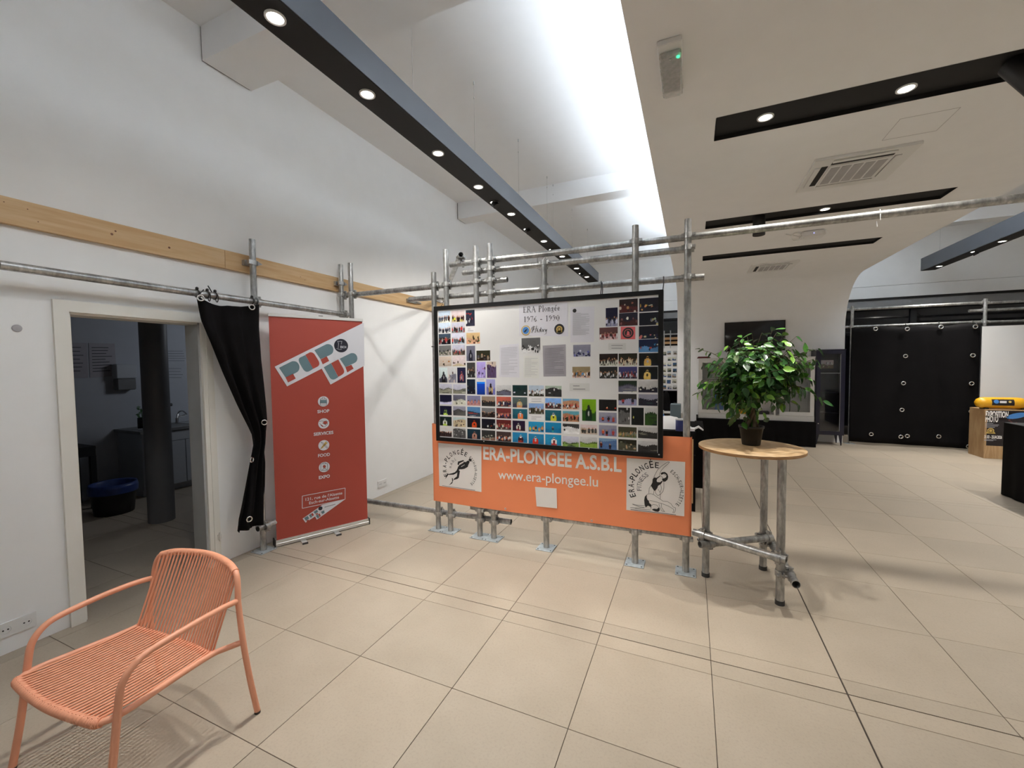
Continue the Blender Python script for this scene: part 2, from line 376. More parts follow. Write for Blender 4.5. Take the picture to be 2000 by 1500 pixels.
# walls
wl = MB().box((WX - 0.15, -3.5, 0), (WX, DY0, CZ)).box((WX - 0.15, DY1, 0), (WX, FY, CZ)).box((WX - 0.15, DY0, DZ), (WX, DY1, CZ))
wl = struct('wall_left', wl, 'wall_paint')
struct('wall_back', MB().box((-3.8, -3.65, 0), (8.0, -3.5, CZ)), 'wall_paint')
struct('wall_right', MB().box((7.6, -3.5, 0), (7.75, FY, CZ)), 'wall_paint')
struct('wall_far', MB().box((WX, FY, 3.225), (7.6, FY + 0.2, CZ)).box((WX, FY + 0.012, 2.975), (7.6, FY + 0.2, 3.22)), 'wall_paint')
struct('ceiling', MB().box((WX - 0.2, -3.6, CZ), (7.8, FY + 0.3, CZ + 0.15)), 'ceiling_paint')
for k, y in enumerate((-1.69, 2.13, 6.04, 9.9)):
    mb = MB().box((WX + 0.012, y, 4.065), (7.55, y + 0.40 - 0.13 * (y > 3), CZ))
    mb.box((WX + 0.001, y + 0.004, 4.069), (WX + 0.02, y + 0.39 - 0.13 * (y > 3), CZ), 1)  # black strip stands for the shade in the gap at the wall
    struct('trim_%d' % (k + 1), mb, ['ceiling_paint', 'black_matt'])

# lowered ceiling that curves down into a wall
slots = [(0.14, 2.27, 3.12, 3.43), (0.14, 2.27, 5.28, 5.58), (0.15, 2.27, 6.94, 7.25)]
R = 0.95; mb = MB(); ycurve = RY - R
xs = [RX0, 0.14, 2.27, RX1]; ysb = [-3.5] + [v for s in slots for v in s[2:]] + [ycurve]
for i in range(3):
    for k in range(len(ysb) - 1):
        if i == 1 and any(abs(ysb[k] - s[2]) < 1e-6 for s in slots): continue
        mb.add([(xs[i], ysb[k], RZ), (xs[i + 1], ysb[k], RZ), (xs[i + 1], ysb[k + 1], RZ), (xs[i], ysb[k + 1], RZ)], [(0, 3, 2, 1)])
N = 20; prof = [(ycurve + R * math.sin(math.pi / 2 * t / N), RZ - R + R * math.cos(math.pi / 2 * t / N)) for t in range(N + 1)] + [(RY, 0.0)]
outer = [(-3.5, RZ)] + prof
mb.add([(x, y, z) for y, z in prof for x in (RX0, RX1)], [(2 * i, 2 * i + 1, 2 * i + 3, 2 * i + 2) for i in range(len(prof) - 1)], 0, True)
T = 0.20
top = [(-3.5, RZ + T)] + [(ycurve + (R + T) * math.sin(math.pi / 2 * t / N), RZ - R + (R + T) * math.cos(math.pi / 2 * t / N)) for t in range(N + 1)] + [(RY + T, 0.0)]
mb.add([(x, y, z) for y, z in top for x in (RX0, RX1)], [(2 * i, 2 * i + 2, 2 * i + 3, 2 * i + 1) for i in range(len(top) - 1)])
for x in (RX0, RX1):
    vs = [(x, y, z) for y, z in outer] + [(x, y, z) for y, z in top]; n = len(outer)
    mb.add(vs, [(i, i + 1, n + i + 1, n + i) for i in range(n - 1)])
mb.box((RX0, -3.5, RZ + T - .01), (RX0 + .03, ycurve, RZ + T + .26)).box((RX1 - .03, -3.5, RZ + T - .01), (RX1, ycurve, RZ + T + .26))
struct('ceiling_lowered', mb, 'ribbon_paint')

# far facade below the header: dark steel beam and night glass
wf = struct('window_1', MB().box((WX, FY + 0.02, 2.93), (7.6, FY + 0.2, 2.975)).box((WX, FY + 0.05, 2.78), (7.6, FY + 0.2, 2.93), 1).box((WX, FY + 0.03, 2.73), (7.6, FY + 0.2, 2.78))
            .box((WX, FY + 0.1, 0), (-3.45, FY + 0.2, 2.73)).box((1.0, FY + 0.1, 0), (1.1, FY + 0.2, 2.73)).box((4.2, FY + 0.1, 0), (4.3, FY + 0.2, 2.73)), ['black_matt', 'header_grey'])
for a, b in ((-3.45, 1.0), (1.1, 4.2), (4.3, 7.6)):
    MB().box((a, FY + 0.14, 0.02), (b, FY + 0.16, 2.73)).build('window_pane', 'dark_glass', wf)
struct('wall_street', MB().box((WX, FY + 1.0, 0), (7.7, FY + 1.1, 4.4)).box((WX - .1, FY + 0.2, 0), (WX, FY + 1.0, 4.4)), 'dark_room')

# kitchen behind the doorway
KX = -6.92
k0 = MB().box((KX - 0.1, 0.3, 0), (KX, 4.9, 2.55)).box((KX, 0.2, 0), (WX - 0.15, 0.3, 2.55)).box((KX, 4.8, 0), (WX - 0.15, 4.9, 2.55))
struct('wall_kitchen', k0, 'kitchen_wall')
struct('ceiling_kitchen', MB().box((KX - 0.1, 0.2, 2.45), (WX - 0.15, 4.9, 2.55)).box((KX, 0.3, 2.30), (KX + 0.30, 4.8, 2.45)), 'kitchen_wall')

# door frame
dr = link_obj('door_1', None, None, (WX, 1.65, 0)); tag(dr, kind='structure')
mb = MB().box((WX - 0.0, 1.205, 0), (WX + 0.022, DY0, 2.056)).box((WX, DY1, 0), (WX + 0.022, 2.112, 2.056)).box((WX, DY0, DZ), (WX + 0.022, DY1, 2.056))
mb.box((WX - 0.165, DY0 - 0.002, 0), (WX, DY0 + 0.012, DZ)).box((WX - 0.165, DY0, DZ - 0.014), (WX, DY1, DZ + 0.001)).box((WX + 0.022, 2.062, 0), (WX + 0.028, 2.075, 2.05))
mb.build('door_frame', 'door_paint', dr)
MB().box((WX - 0.165, DY1 - 0.014, 0), (WX, DY1 + 0.001, DZ)).build('jamb', 'grey_metal', dr, label='grey jamb on the right of the doorway')  # right jamb greyer than the rest of the frame
MB().box((WX - 0.05, DY0 + 0.012, 0.93), (WX - 0.02, DY0 + 0.014, 1.15)).build('strike_plate', 'grey_metal', dr)
MB().cyl((WX + 0.03, 2.10, 0.20), (WX + 0.03, 2.10, 0.27), 0.006).box((WX + 0.022, 2.088, 0.215), (WX + 0.03, 2.112, 0.255)).build('hinge', 'aluminium', dr)

# pine board along the left wall
pb = thing('pine_board', (WX + 0.02, 2.2, 2.44), 'long pale pine board screwed along the left white wall above the doorway', 'board')
for a, b in ((-0.6, 2.228), (2.230, 5.3), (5.302, 7.2)):
    MB().bbox((WX, a, 2.452), (WX + 0.035, b, 2.604), 0.002).build('plank', 'pine', pb)
for y, z, r in ((1.52, 2.55, 0.006), (1.50, 2.525, 0.008), (1.83, 2.52, 0.008), (1.12, 2.56, 0.003), (1.16, 2.50, 0.003), (2.46, 2.535, 0.004), (2.95, 2.52, 0.004), (3.0, 2.50, 0.004), (1.03, 2.57, 0.003)):
    MB().lathe((WX + 0.035, y, z), [(0, 0.0006), (r * 0.7, 0.0006), (r, 0.0)], 10, (1, 0, 0)).build('knot', 'knot', pb)

def socket(y0, y1, z0, z1, label):
    t = thing('wall_socket', (WX, (y0 + y1) / 2, z0), label, 'socket', 'double wall sockets on the left wall')
    MB().box((WX, y0, z0), (WX + 0.011, y1, z1)).build('cover_plate', 'white_plastic', t)
    w_ = (y1 - y0) / 2; cz = (z0 + z1) / 2
    for k in range(2):
        cy = y0 + w_ * (k + 0.5)
        b = MB().lathe((WX + 0.0115, cy, cz), [(0.0215, 0.0018), (0.0205, 0.0004), (0.0205, -0.004), (0.0, -0.004)], 20, (1, 0, 0))
        r = b.build('socket_well', 'white_plastic', t, origin=(WX + 0.0115, cy, cz))
        MB().cyl((WX + 0.0075, cy - 0.0095, cz), (WX + 0.0125, cy - 0.0095, cz), 0.004, 8).cyl((WX + 0.0075, cy + 0.0095, cz), (WX + 0.0125, cy + 0.0095, cz), 0.004, 8).build('pin_hole', 'black_matt', r)
socket(0.90, 1.062, 0.101, 0.183, 'white double power socket low on the wall left of the doorway')
socket(3.994, 4.152, 0.107, 0.192, 'white double power socket low on the wall right of the red roll-up banner')
tag(MB().lathe((WX, 1.059, 1.866), [(0.021, 0), (0.021, 0.004), (0.016, 0.006), (0, 0.006)], 20, (1, 0, 0)).build('blanking_cap', 'grille_grey'), 'small round grey cap on the wall left of the doorway', 'cap')

# ================================================================== CEILING FITTINGS
def spot_head(parent, x, y, z, glow=True, tilt=False):
    s = MB().lathe((x, y, z), [(0.050, 0.0), (0.050, -0.006), (0.040, -0.007), (0.036, 0.004)], 20)
    if tilt: s.cyl((x, y, z - 0.002), (x + 0.03, y, z - 0.05), 0.036, 16)
    h = s.build('downlight_ring', 'white_plastic' if not tilt else 'black_plastic', parent, origin=(x, y, z))
    MB().lathe((x, y, z - 0.0035), [(0.039, 0), (0.0, 0)], 20).build('lens', 'lamp_glow' if glow else 'chrome', h, origin=(x, y, z - 0.0035))
def track(name, x0, x1, z0, z1, y0, y1, ys, tilts, label, wires):
    t = thing(name, ((x0 + x1) / 2, y1, z0), label, 'light beam', 'suspended black light beams')
    MB().box((x0, y0, z0 + 0.002), (x1, y1, z1)).build('beam_body', 'track_grey', t)
    MB().box((x0 + 0.006, y0, z0 - 0.001), (x1 - 0.006, y1 - 0.006, z0 + 0.004)).build('bottom_tray', 'black_matt', t)
    for y in ys: spot_head(t, (x0 + x1) / 2, y, z0 - 0.002)
    for y in tilts: spot_head(t, (x0 + x1) / 2 - 0.03, y, z0 - 0.002, True, True)
    for y in wires:
        xm = (x0 + x1) / 2
        MB().cyl((xm, y, z1), (xm, y, CZ), 0.0013, 6).cyl((xm, y, CZ - 0.03), (xm, y, CZ), 0.006, 8).cyl((xm, y, CZ - 0.16), (xm, y, CZ - 0.145), 0.005, 8).build('suspension_wire', 'grey_metal', t)
track('light_beam', -2.035, -1.815, 3.375, 3.560, -3.0, 8.80, [y for y in TRACK_Y], [4.06, 5.02, 6.05, 6.95, 7.85], 'long dark grey suspended light beam running over the banner display at the left', [-1.0, 1.2, 2.624, 3.585, 4.686, 5.755, 6.042, 7.107, 8.26])
track('light_beam', 4.10, 4.32, 3.385, 3.625, -3.0, 10.70, [10.3, 8.6, 7.8, 6.6, 5.4, 3.8, 2.2, 0.6], [9.2, 7.2], 'black suspended light beam at the far right above the hanging white board', [10.3, 8.0, 5.6, 3.0, 0.5])

def trough(s, lamps, label):
    x0, x1, y0, y1 = s
    t = thing('light_trough', ((x0 + x1) / 2, (y0 + y1) / 2, RZ), label, 'light trough', 'black light troughs let into the lowered ceiling')
    D = 0.13
    MB().box((x0, y0 - 0.004, RZ), (x1, y0, RZ + D)).box((x0, y1, RZ), (x1, y1 + 0.004, RZ + D)).box((x0 - 0.004, y0, RZ), (x0, y1, RZ + D)).box((x1, y0, RZ), (x1 + 0.004, y1, RZ + D)).box((x0, y0, RZ + D), (x1, y1, RZ + D + 0.004)).build('trough_liner', 'black_matt', t)
    MB().box((x0 + 0.001, y0 + 0.001, RZ + 0.03), (x1 - 0.001, y1 - 0.001, RZ + 0.034)).build('lamp_tray', 'black_matt', t)
    for x, y in lamps: spot_head(t, x, y, RZ + 0.028)
    return t
t1 = trough(slots[0], [(0.443, 3.30), (1.18, 3.32)], 'widest black light trough in the lowered ceiling, nearest, with two downlights')
t2 = trough(slots[1], [(1.305, 5.5)], 'black light trough in the lowered ceiling just above the long steel rail')
t3 = trough(slots[2], [], 'thin black light trough farthest back in the lowered ceiling')
MB().cyl((0.68, 5.42, RZ + 0.02), (0.68, 5.42, RZ - 0.19), 0.062, 20).build('spotlight', 'black_plastic', t2)
sp = MB().cyl((1.62, 3.28, RZ + 0.02), (1.70, 3.22, RZ - 0.16), 0.062, 20).build('spotlight', 'black_plastic', t1)
MB().lathe((1.645, 3.262, RZ - 0.04), [(0.020, 0.0), (0.020, 0.003), (0, 0.003)], 14, (-0.6, -0.7, 0.1)).build('swivel_cap', 'chrome', sp, origin=(1.645, 3.262, RZ - 0.04))

def cassette(cx, cy, label):
    t = thing('air_conditioner', (cx, cy, RZ), label, 'air conditioner', 'square ceiling air conditioners')
    h = 0.33; z = RZ - 0.022
    mb = MB()
    # frame with four slots left open
    mb.box((cx - h, cy - h, z), (cx + h, cy + h, RZ - 0.001)); mb.build('cover_frame', 'white_plastic', t)
    for dx, dy, lx, ly, dark in ((0, -0.235, 0.20, 0.022, 1), (-0.235, 0, 0.022, 0.20, 1), (0, 0.235, 0.20, 0.022, 0), (0.235, 0, 0.022, 0.20, 0)):
        MB().box((cx + dx - lx, cy + dy - ly, z - 0.002), (cx + dx + lx, cy + dy + ly, z + 0.001)).build('air_slot', 'black_matt' if dark else 'grille_grey', t)
        kf = 1.20 if dark else 1.0
        MB().obox((cx + dx * kf, cy + dy * kf, z - 0.007), (lx if dx == 0 else 0.018, 0, 0), (0, ly if dy == 0 else 0.018, 0), (0, 0, 0.003)).build('louvre_flap', 'white_plastic', t)
    MB().box((cx - 0.2, cy - 0.2, z - 0.008), (cx + 0.2, cy + 0.2, z)).build('intake_panel', 'white_plastic', t)
    for k in range(5):
        x = cx - 0.185 + k * 0.076
        MB().box((x, cy - 0.17, z - 0.010), (x + 0.062, cy + 0.17, z - 0.008)).build('grille_field', 'grille_grey', t)
cassette(1.225, 4.40, 'nearer white square air conditioner in the lowered ceiling')
cassette(1.225, 8.18, 'farther white air conditioner at the back of the lowered ceiling')
mb = MB()
for a, b in (((1.27, 3.65), (1.57, 3.652)), ((1.27, 3.94), (1.57, 3.942)), ((1.27, 3.65), (1.272, 3.94)), ((1.57, 3.65), (1.572, 3.94))): mb.box((a[0], a[1], RZ - 0.0012), (b[0], b[1], RZ))
tag(mb.build('inspection_hatch', 'grille_grey'), 'faint outline of a square inspection hatch beside the nearer air conditioner', 'hatch')

t = thing('emergency_light', (-0.11, 2.47, RZ), 'oblong clear emergency light with a green lamp on the lowered ceiling edge', 'emergency light')
MB().bbox((-0.170, 2.27, RZ - 0.028), (-0.055, 2.675, RZ - 0.0005), 0.004).build('housing', 'white_plastic', t)
MB().bbox((-0.166, 2.315, RZ - 0.062), (-0.059, 2.672, RZ - 0.028), 0.008).build('lamp_cover', 'cover_plastic', t)
MB().box((-0.15, 2.33, RZ - 0.034), (-0.075, 2.66, RZ - 0.029)).build('reflector', 'grille_grey', t)
MB().lathe((-0.075, 2.37, RZ - 0.036), [(0.009, 0), (0.009, -0.004), (0, -0.005)], 12).build('indicator_lamp', 'led_green', t)
MB().cyl((-0.112, 2.335, RZ - 0.060), (-0.112, 2.335, RZ - 0.066), 0.006, 12).build('screw', 'grey_metal', t)

t = thing('motion_sensor', (1.36, 6.27, RZ), 'small white ceiling device with a looped cable and blue light behind the steel rail', 'sensor')
MB().bbox((1.24, 6.18, RZ - 0.07), (1.49, 6.36, RZ - 0.001), 0.015).build('sensor_body', 'white_plastic', t)
pts = [Vector((1.18 + 0.05 * math.cos(a), 6.2, RZ - 0.06 + 0.05 * math.sin(a))) for a in [k * math.pi / 8 for k in range(17)]]
MB().tube([Vector((1.25, 6.22, RZ - 0.04))] + pts + [Vector((1.07, 6.2, RZ - 0.01))], 0.006, 8).build('cable_loop', 'white_plastic', t)
MB().lathe((1.36, 6.175, RZ - 0.04), [(0.006, 0), (0, 0.003)], 10, (0, -1, 0)).build('indicator_lamp', 'led_blue', t)
# ================================================================== SCAFFOLD
TR = 0.0255
def coupler_mesh():
    """right-angle coupler: band round an upright (Z) at the origin, band round a tube along X behind it (+Y)"""
    mb = MB(); R1 = TR + 0.0055; off = 2 * TR + 0.004
    def band(c, axis, wd, a0, a1, r=R1, t=0.005, n=20):
        c = Vector(c); d = Vector(axis); e = Vector((1, 0, 0)) if abs(d.x) < 0.5 else Vector((0, 0, 1)); g = d.cross(e); vs = []
        for rr, h in ((r, -wd), (r, wd), (r - t, wd), (r - t, -wd)):
            for i in range(n + 1): u = a0 + (a1 - a0) * i / n; vs.append(c + d * h + (e * math.cos(u) + g * math.sin(u)) * rr)
        m = n + 1
        mb.add(vs, [(k * m + i, k * m + i + 1, ((k + 1) % 4) * m + i + 1, ((k + 1) % 4) * m + i) for k in range(4) for i in range(n)] + [(0, m, 2 * m, 3 * m), (n, 3 * m + n, 2 * m + n, m + n)], 0, False)
    band((0, 0, 0), (0, 0, 1), 0.020, 0, 2 * math.pi); band((0, off, 0), (1, 0, 0), 0.020, 0, 2 * math.pi)
    mb.box((-0.022, TR - 0.004, -0.022), (0.022, TR + 0.010, 0.022))
    # lugs
    mb.box((R1 - 0.006, -0.014, -0.016), (R1 + 0.020, -0.004, 0.016)).box((R1 - 0.004, 0.006, -0.016), (R1 + 0.020, 0.016, 0.016))
    mb.box((-R1 - 0.014, -0.010, -0.014), (-R1 + 0.006, 0.010, 0.014))
    mb.box((-0.016, off - 0.008, R1 - 0.006), (0.016, off + 0.010, R1 + 0.016)).box((-0.014, off - 0.01, -R1 - 0.012), (0.014, off + 0.01, -R1 + 0.006))
    b = MB(); b.cyl((R1 + 0.012, -0.032, 0), (R1 + 0.012, 0.03, 0), 0.006, 8).cyl((R1 + 0.012, -0.030, 0), (R1 + 0.012, -0.014, 0), 0.012, 6, smooth=False)
    b.cyl((-R1 - 0.008, 0, -0.018), (-R1 - 0.008, 0, 0.018), 0.006, 8)
    b.cyl((0, off - 0.026, R1 + 0.010), (0, off + 0.02, R1 + 0.010), 0.006, 8).cyl((0, off - 0.026, R1 + 0.010), (0, off - 0.010, R1 + 0.010), 0.011, 6, smooth=False)
    return mb.mesh('coupler', 'galvanised'), b.mesh('bolt', 'galvanised')
CM, BM = coupler_mesh()
def coupler(parent, p, rotz=0.0, rot=None):
    o = link_obj('coupler', CM, parent, p); o.rotation_euler = rot or (0, 0, rotz)
    q = bpy.data.objects.new('bolt', BM); sc.collection.objects.link(q); q.parent = o; q['kind'] = 'stuff'; return o
def upright(parent, x, y, h, z0=0.006, plate=True, cap=False):
    MB().pipe((x, y, z0), (x, y, h), TR).build('upright', 'galvanised', parent, origin=(x, y, z0))
    if plate:
        a = 0.075
        b = MB().bbox((x - a, y - a, 0), (x + a, y + a, 0.007), 0.002)
        for dx, dy in ((-1, -1), (1, -1), (1, 1), (-1, 1)): b.cyl((x + dx * 0.058, y + dy * 0.058, 0.0071), (x + dx * 0.058, y + dy * 0.058, 0.0076), 0.007, 10, mi=1)
        b.build('base_plate', ['base_plate_zinc', 'black_matt'], parent, origin=(x, y, 0), label='flat zinc base plate')
def rail(parent, a, b): MB().pipe(a, b, TR).build('rail', 'galvanised', parent)

PY, RYY = 3.41, 3.464
sf = thing('scaffold_frame', (-1.2, PY, 0), 'galvanised tube scaffold standing from the left wall across to the banner and photo board', 'scaffold')
cols = {'A': (-2.303, 2.531), 'B': (-2.162, 2.732), 'C': (-1.836, 2.726), 'D': (-1.690, 2.728), 'E': (-1.172, 2.523), 'F': (-0.413, 2.706), 'G': (-0.033, 2.697)}
for k, (x, h) in cols.items(): upright(sf, x, PY, h)
rail(sf, (-2.145, RYY, 2.597), (2.6, RYY, 2.560))                  # long top rail running out to the right
rail(sf, (-2.005, RYY, 2.508), (0.012, RYY, 2.490))
rail(sf, (-3.33, RYY, 2.410), (-1.545, RYY, 2.402))
rail(sf, (-2.635, RYY, 2.302), (0.082, RYY, 2.270))
rail(sf, (-3.50, RYY, 0.150), (-1.535, RYY, 0.162))
rail(sf, (-1.957, RYY, 0.252), (0.0, RYY, 0.266))
for c, zs in (('A', (2.406, 0.158)), ('B', (2.405, 0.158)), ('C', (2.592, 2.507, 2.403, 0.254, 0.160)), ('D', (2.590, 2.506, 2.403, 2.290, 0.254, 0.161)), ('E', (2.502, 2.286, 0.258)), ('F', (2.584, 0.262)), ('G', (2.578, 2.491, 2.272, 0.266))):
    for z in zs: coupler(sf, (cols[c][0], PY, z))
# uprights against the left wall, with their rails
P1, P2, P3 = (-3.484, 2.417), (-3.498, 3.41), (-3.36, 3.41)
for (x, y), h in ((P1, 2.731), (P2, 2.734), (P3, 2.735)): upright(sf, x, y, h)
rail(sf, (-3.432, 0.962, 2.192), (-3.445, 3.36, 2.192))
rail(sf, (-3.440, 2.34, 0.23), (-3.552, 3.50, 0.20))
coupler(sf, (P1[0], P1[1], 2.19), -math.pi / 2); coupler(sf, (P1[0], P1[1], 0.225), -math.pi / 2); coupler(sf, (P2[0], P2[1], 2.19), -math.pi / 2)
coupler(sf, (P2[0], P2[1], 2.41)); coupler(sf, (P3[0], P3[1], 2.41)); coupler(sf, (P3[0], P3[1], 0.15)); coupler(sf, (P2[0], P2[1], 0.15))
# board clamps fixed to the pine board
for y, z, x in ((2.417, 2.53, P1[0]), (3.41, 2.53, P2[0])):
    m_ = MB().box((WX + 0.037, y - 0.05, z - 0.022), (x - TR - 0.002, y + 0.05, z + 0.022)).cyl((x, y, z - 0.02), (x, y, z + 0.02), TR + 0.007, 18).box((x + 0.01, y - 0.055, z - 0.018), (x + 0.032, y - 0.02, z + 0.018)).poly([(x + 0.02, y + 0.03, z + 0.02), (x + 0.02, y + 0.075, z), (x + 0.02, y + 0.03, z - 0.02)], (-0.03, 0, 0))
    m_.build('board_clamp', 'galvanised', sf, label='wall clamp holding the upright to the pine board')
tag(MB().box((WX + 0.037, 4.60, 2.50), (WX + 0.06, 4.80, 2.545)).cyl((WX + 0.055, 4.8, 2.52), (WX + 0.055, 4.9, 2.52), 0.012, 10).cyl((WX + 0.05, 4.63, 2.522), (WX + 0.085, 4.63, 2.522), 0.016, 8).build('loose_clamp', 'galvanised'), 'loose steel clamp bolted on the pine board left of the photo board', 'clamp')
# short stub pointing out of the frame and the brace below it
rail(sf, (-1.985, 3.393, 2.662), (-3.53, 5.45, 2.662))
coupler(sf, (-2.03, 3.468, 2.603), 0, (math.pi / 2, 0, math.pi / 2))
# zip ties
def tie(name, pts, r=0.0035, parent=None):
    return MB().tube(smooth_path(pts, 4), r, 6).build(name, 'black_plastic', parent)

# ------------------------------------------------------------------ photo board
BYF = 3.345
board = thing('photo_board', (-1.23, 3.36, 0.905), 'black framed white board covered with small photographs, hung on the scaffold above the orange banner', 'board')
bx0, bx1, bz0, bz1 = -2.262, -0.200, 0.903, 2.190
skew = -0.010  # the board hangs a touch lower at its right end
def bz(x, z): return z + (x - bx0) / (bx1 - bx0) * skew
def slab(x0, x1, z0, z1, y0, y1): 
    return [(x0, y0, bz(x0, z0)), (x1, y0, bz(x1, z0)), (x1, y1, bz(x1, z0)), (x0, y1, bz(x0, z0)), (x0, y0, bz(x0, z1)), (x1, y0, bz(x1, z1)), (x1, y1, bz(x1, z1)), (x0, y1, bz(x0, z1))]
BF = [(0, 3, 2, 1), (4, 5, 6, 7), (0, 1, 5, 4), (1, 2, 6, 5), (2, 3, 7, 6), (3, 0, 4, 7)]
MB().add(slab(bx0 + 0.01, bx1 - 0.01, bz0 + 0.01, bz1 - 0.01, BYF + 0.004, BYF + 0.022), BF).build('backing_sheet', 'board_white', board)
fw = 0.036
mb = MB()
for a in ((bx0, bx1, bz1 - fw, bz1), (bx0, bx1, bz0, bz0 + fw), (bx0, bx0 + fw, bz0 + fw, bz1 - fw), (bx1 - fw, bx1, bz0 + fw, bz1 - fw)): mb.add(slab(*a, BYF - 0.006, BYF + 0.030), BF)
mb.build('frame', 'frame_black', board)
for u, v in ((1284, 673), (1283, 785), (1287, 888), (1150, 876), (945, 862)):
    p = at('y', BYF - 0.007, u, v); MB().lathe(p, [(0.006, 0), (0.005, 0.002), (0, 0.002)], 10, (0, -1, 0)).build('screw', 'grey_metal', board)
for u0, v0, u1, v1 in ((1174, 549, 1173, 576), (1176, 552, 1176, 577), (1296, 540, 1294, 570)):
    a = at('y', 3.40, u0, v0); b = at('y', 3.36, u1, v1); tie('hanging_tie', [a, (a + b) / 2 + Vector((0.004, 0, 0)), b], 0.004, board)

PH = BYF + 0.0035   # plane of the prints
def px(u, v, y=PH): return at('y', y, u, v)
def c3(h): 
    r, g, b = (int(h[i], 16) / 15 for i in range(3)); return tuple(x ** 2.2 for x in (r, g, b))
def paint_print(name, u0, v0, u1, v1, sky, gnd, hor, blobs, n, seed, shape='people', par=None, y=PH, nx=46, ny=31, conv=None):
    """one photographic print: a fine grid whose colour attribute is painted from sky, ground and figures"""
    rnd = random.Random(seed)
    if conv: (x0, z1), (x1, z0) = conv(u0, v0), conv(u1, v1)
    else:
        a, b = px(u0 + .45, v0 + .45, y), px(u1 - .45, v1 - .45, y); x0, z1, x1, z0 = a.x, a.z, b.x, b.z
    asp = (x1 - x0) / max(1e-6, z1 - z0)
    if asp < 0.9 and nx > 20: nx, ny = 30, 44
    S, G = c3(sky), c3(gnd); B = [c3(b) for b in blobs.split()]
    flatk = shape in ('deep', 'plain')
    hs = [hor + (0.09 * math.sin(2.2 * k / nx * (1.5 + (seed % 5) * .5) + seed) + .03 * math.sin(k * 1.1 + seed)) * (0 if flatk else 1) for k in range(nx + 1)]
    def vnoise(cx_, cy_):
        g = [[rnd.uniform(-1, 1) for _ in range(cx_ + 2)] for _ in range(cy_ + 2)]
        def f(x, y):
            x *= cx_; y *= cy_; i, j = int(x), int(y); x -= i; y -= j
            return (g[j][i] * (1 - x) + g[j][i + 1] * x) * (1 - y) + (g[j + 1][i] * (1 - x) + g[j + 1][i + 1] * x) * y
        return f
    n1, n2 = vnoise(4, 3), vnoise(11, 8); col = []
    for j in range(ny + 1):
        for i in range(nx + 1):
            t = j / ny; c = G if t < hs[i] else S; x_ = i / nx
            q = 0.74 + 0.20 * (t if t > hs[i] else 1 - t) + (.13 * n1(x_, t) + .15 * n2(x_, t)) * (.25 if flatk else .45 if t > hs[i] else 1) + rnd.uniform(-.03, .03)
            if shape == 'deep': q = 0.45 + 0.9 * t
            col.append([min(1, c_ * q) for c_ in c])
    def blob(cx, cy, rx, ry, b, sq=2, k=1.0):
        i0, i1 = max(0, int((cx - rx) * nx)), min(nx, int((cx + rx) * nx) + 1); j0, j1 = max(0, int((cy - ry) * ny)), min(ny, int((cy + ry) * ny) + 1)
        for j in range(j0, j1 + 1):
            for i in range(i0, i1 + 1):
                if abs((i / nx - cx) / rx) ** sq + abs((j / ny - cy) / ry) ** sq <= 1: s_ = rnd.uniform(.8, 1.1) * k; col[j * (nx + 1) + i] = [min(1, c_ * s_) for c_ in b]
    skin = [c3('b86'), c3('a75'), c3('c97'), c3('432')]
    if shape == 'people':
        for k in range(n):
            b = B[k % len(B)] if k < len(B) else rnd.choice(B); cx = (k + rnd.uniform(.25, .75)) / n; w_ = min(.075, .42 / n); base = rnd.uniform(.02, .18); h_ = rnd.uniform(.30, .42)
            blob(cx - w_ * .4, base + h_ * .25, w_ * .38, h_ * .30, B[(k + 1) % len(B)], 4, .55); blob(cx + w_ * .4, base + h_ * .25, w_ * .38, h_ * .30, B[(k + 1) % len(B)], 4, .55)
            blob(cx, base + h_ * .70, w_, h_ * .36, b, 3, .9); blob(cx, base + h_ * 1.16, w_ * .62, h_ * .17, rnd.choice(skin))
    elif shape == 'one' and n:
        cx = rnd.uniform(.44, .56); ar = .75 if asp > .9 else 1.0
        blob(cx, .20, .24 * ar, .36, B[0], 3, .9); blob(cx, .60, .10 * ar, .15, B[-1]); blob(cx, .64, .10 * ar, .05, c3('222'), 2)
        if len(B) > 1: blob(cx - .15 * ar, .34, .06, .20, B[1]); blob(cx + .16 * ar, .32, .06, .22, B[1])
        blob(cx, .34, .05, .12, c3('ddd' if seed % 2 else '222'), 2, .7)
    else:
        for k in range(n):
            b = rnd.choice(B)
            if shape in ('land', 'deep', 'plain'): blob(rnd.random(), rnd.uniform(0, max(.15, hor)), rnd.uniform(.08, .34), rnd.uniform(.02, .06), b, 2, .85)
            else: blob(rnd.uniform(.05, .95), rnd.uniform(.05, max(.5, hor + .2)), rnd.uniform(.02, .075), rnd.uniform(.03, .13), b, 2, .9)
    if shape == 'land':
        for i in range(nx + 1):
            for j in range(ny + 1):
                if 0 <= j / ny - hs[i] + .07 < .09 + .03 * math.sin(i * 1.7): col[j * (nx + 1) + i] = [c_ * .35 for c_ in G]
    mb = MB()
    vs = [(x0 + (x1 - x0) * i / nx, y, z0 + (z1 - z0) * j / ny) for j in range(ny + 1) for i in range(nx + 1)]
    mb.add(vs, [(j * (nx + 1) + i, j * (nx + 1) + i + 1, (j + 1) * (nx + 1) + i + 1, (j + 1) * (nx + 1) + i) for j in range(ny) for i in range(nx)])
    # thin paper edge behind
    k0 = len(mb.v); mb.add([(x0, y, z0), (x1, y, z0), (x1, y, z1), (x0, y, z1), (x0, y + .0012, z0), (x1, y + .0012, z0), (x1, y + .0012, z1), (x0, y + .0012, z1)], [(0, 1, 5, 4), (1, 2, 6, 5), (2, 3, 7, 6), (3, 0, 4, 7)])
    cx_, cz_ = (x0 + x1) / 2, z0
    me = mb.mesh(name, 'photo_ink', (cx_, y, cz_))
    at_ = me.color_attributes.new('Col', 'FLOAT_COLOR', 'POINT')
    flat = []
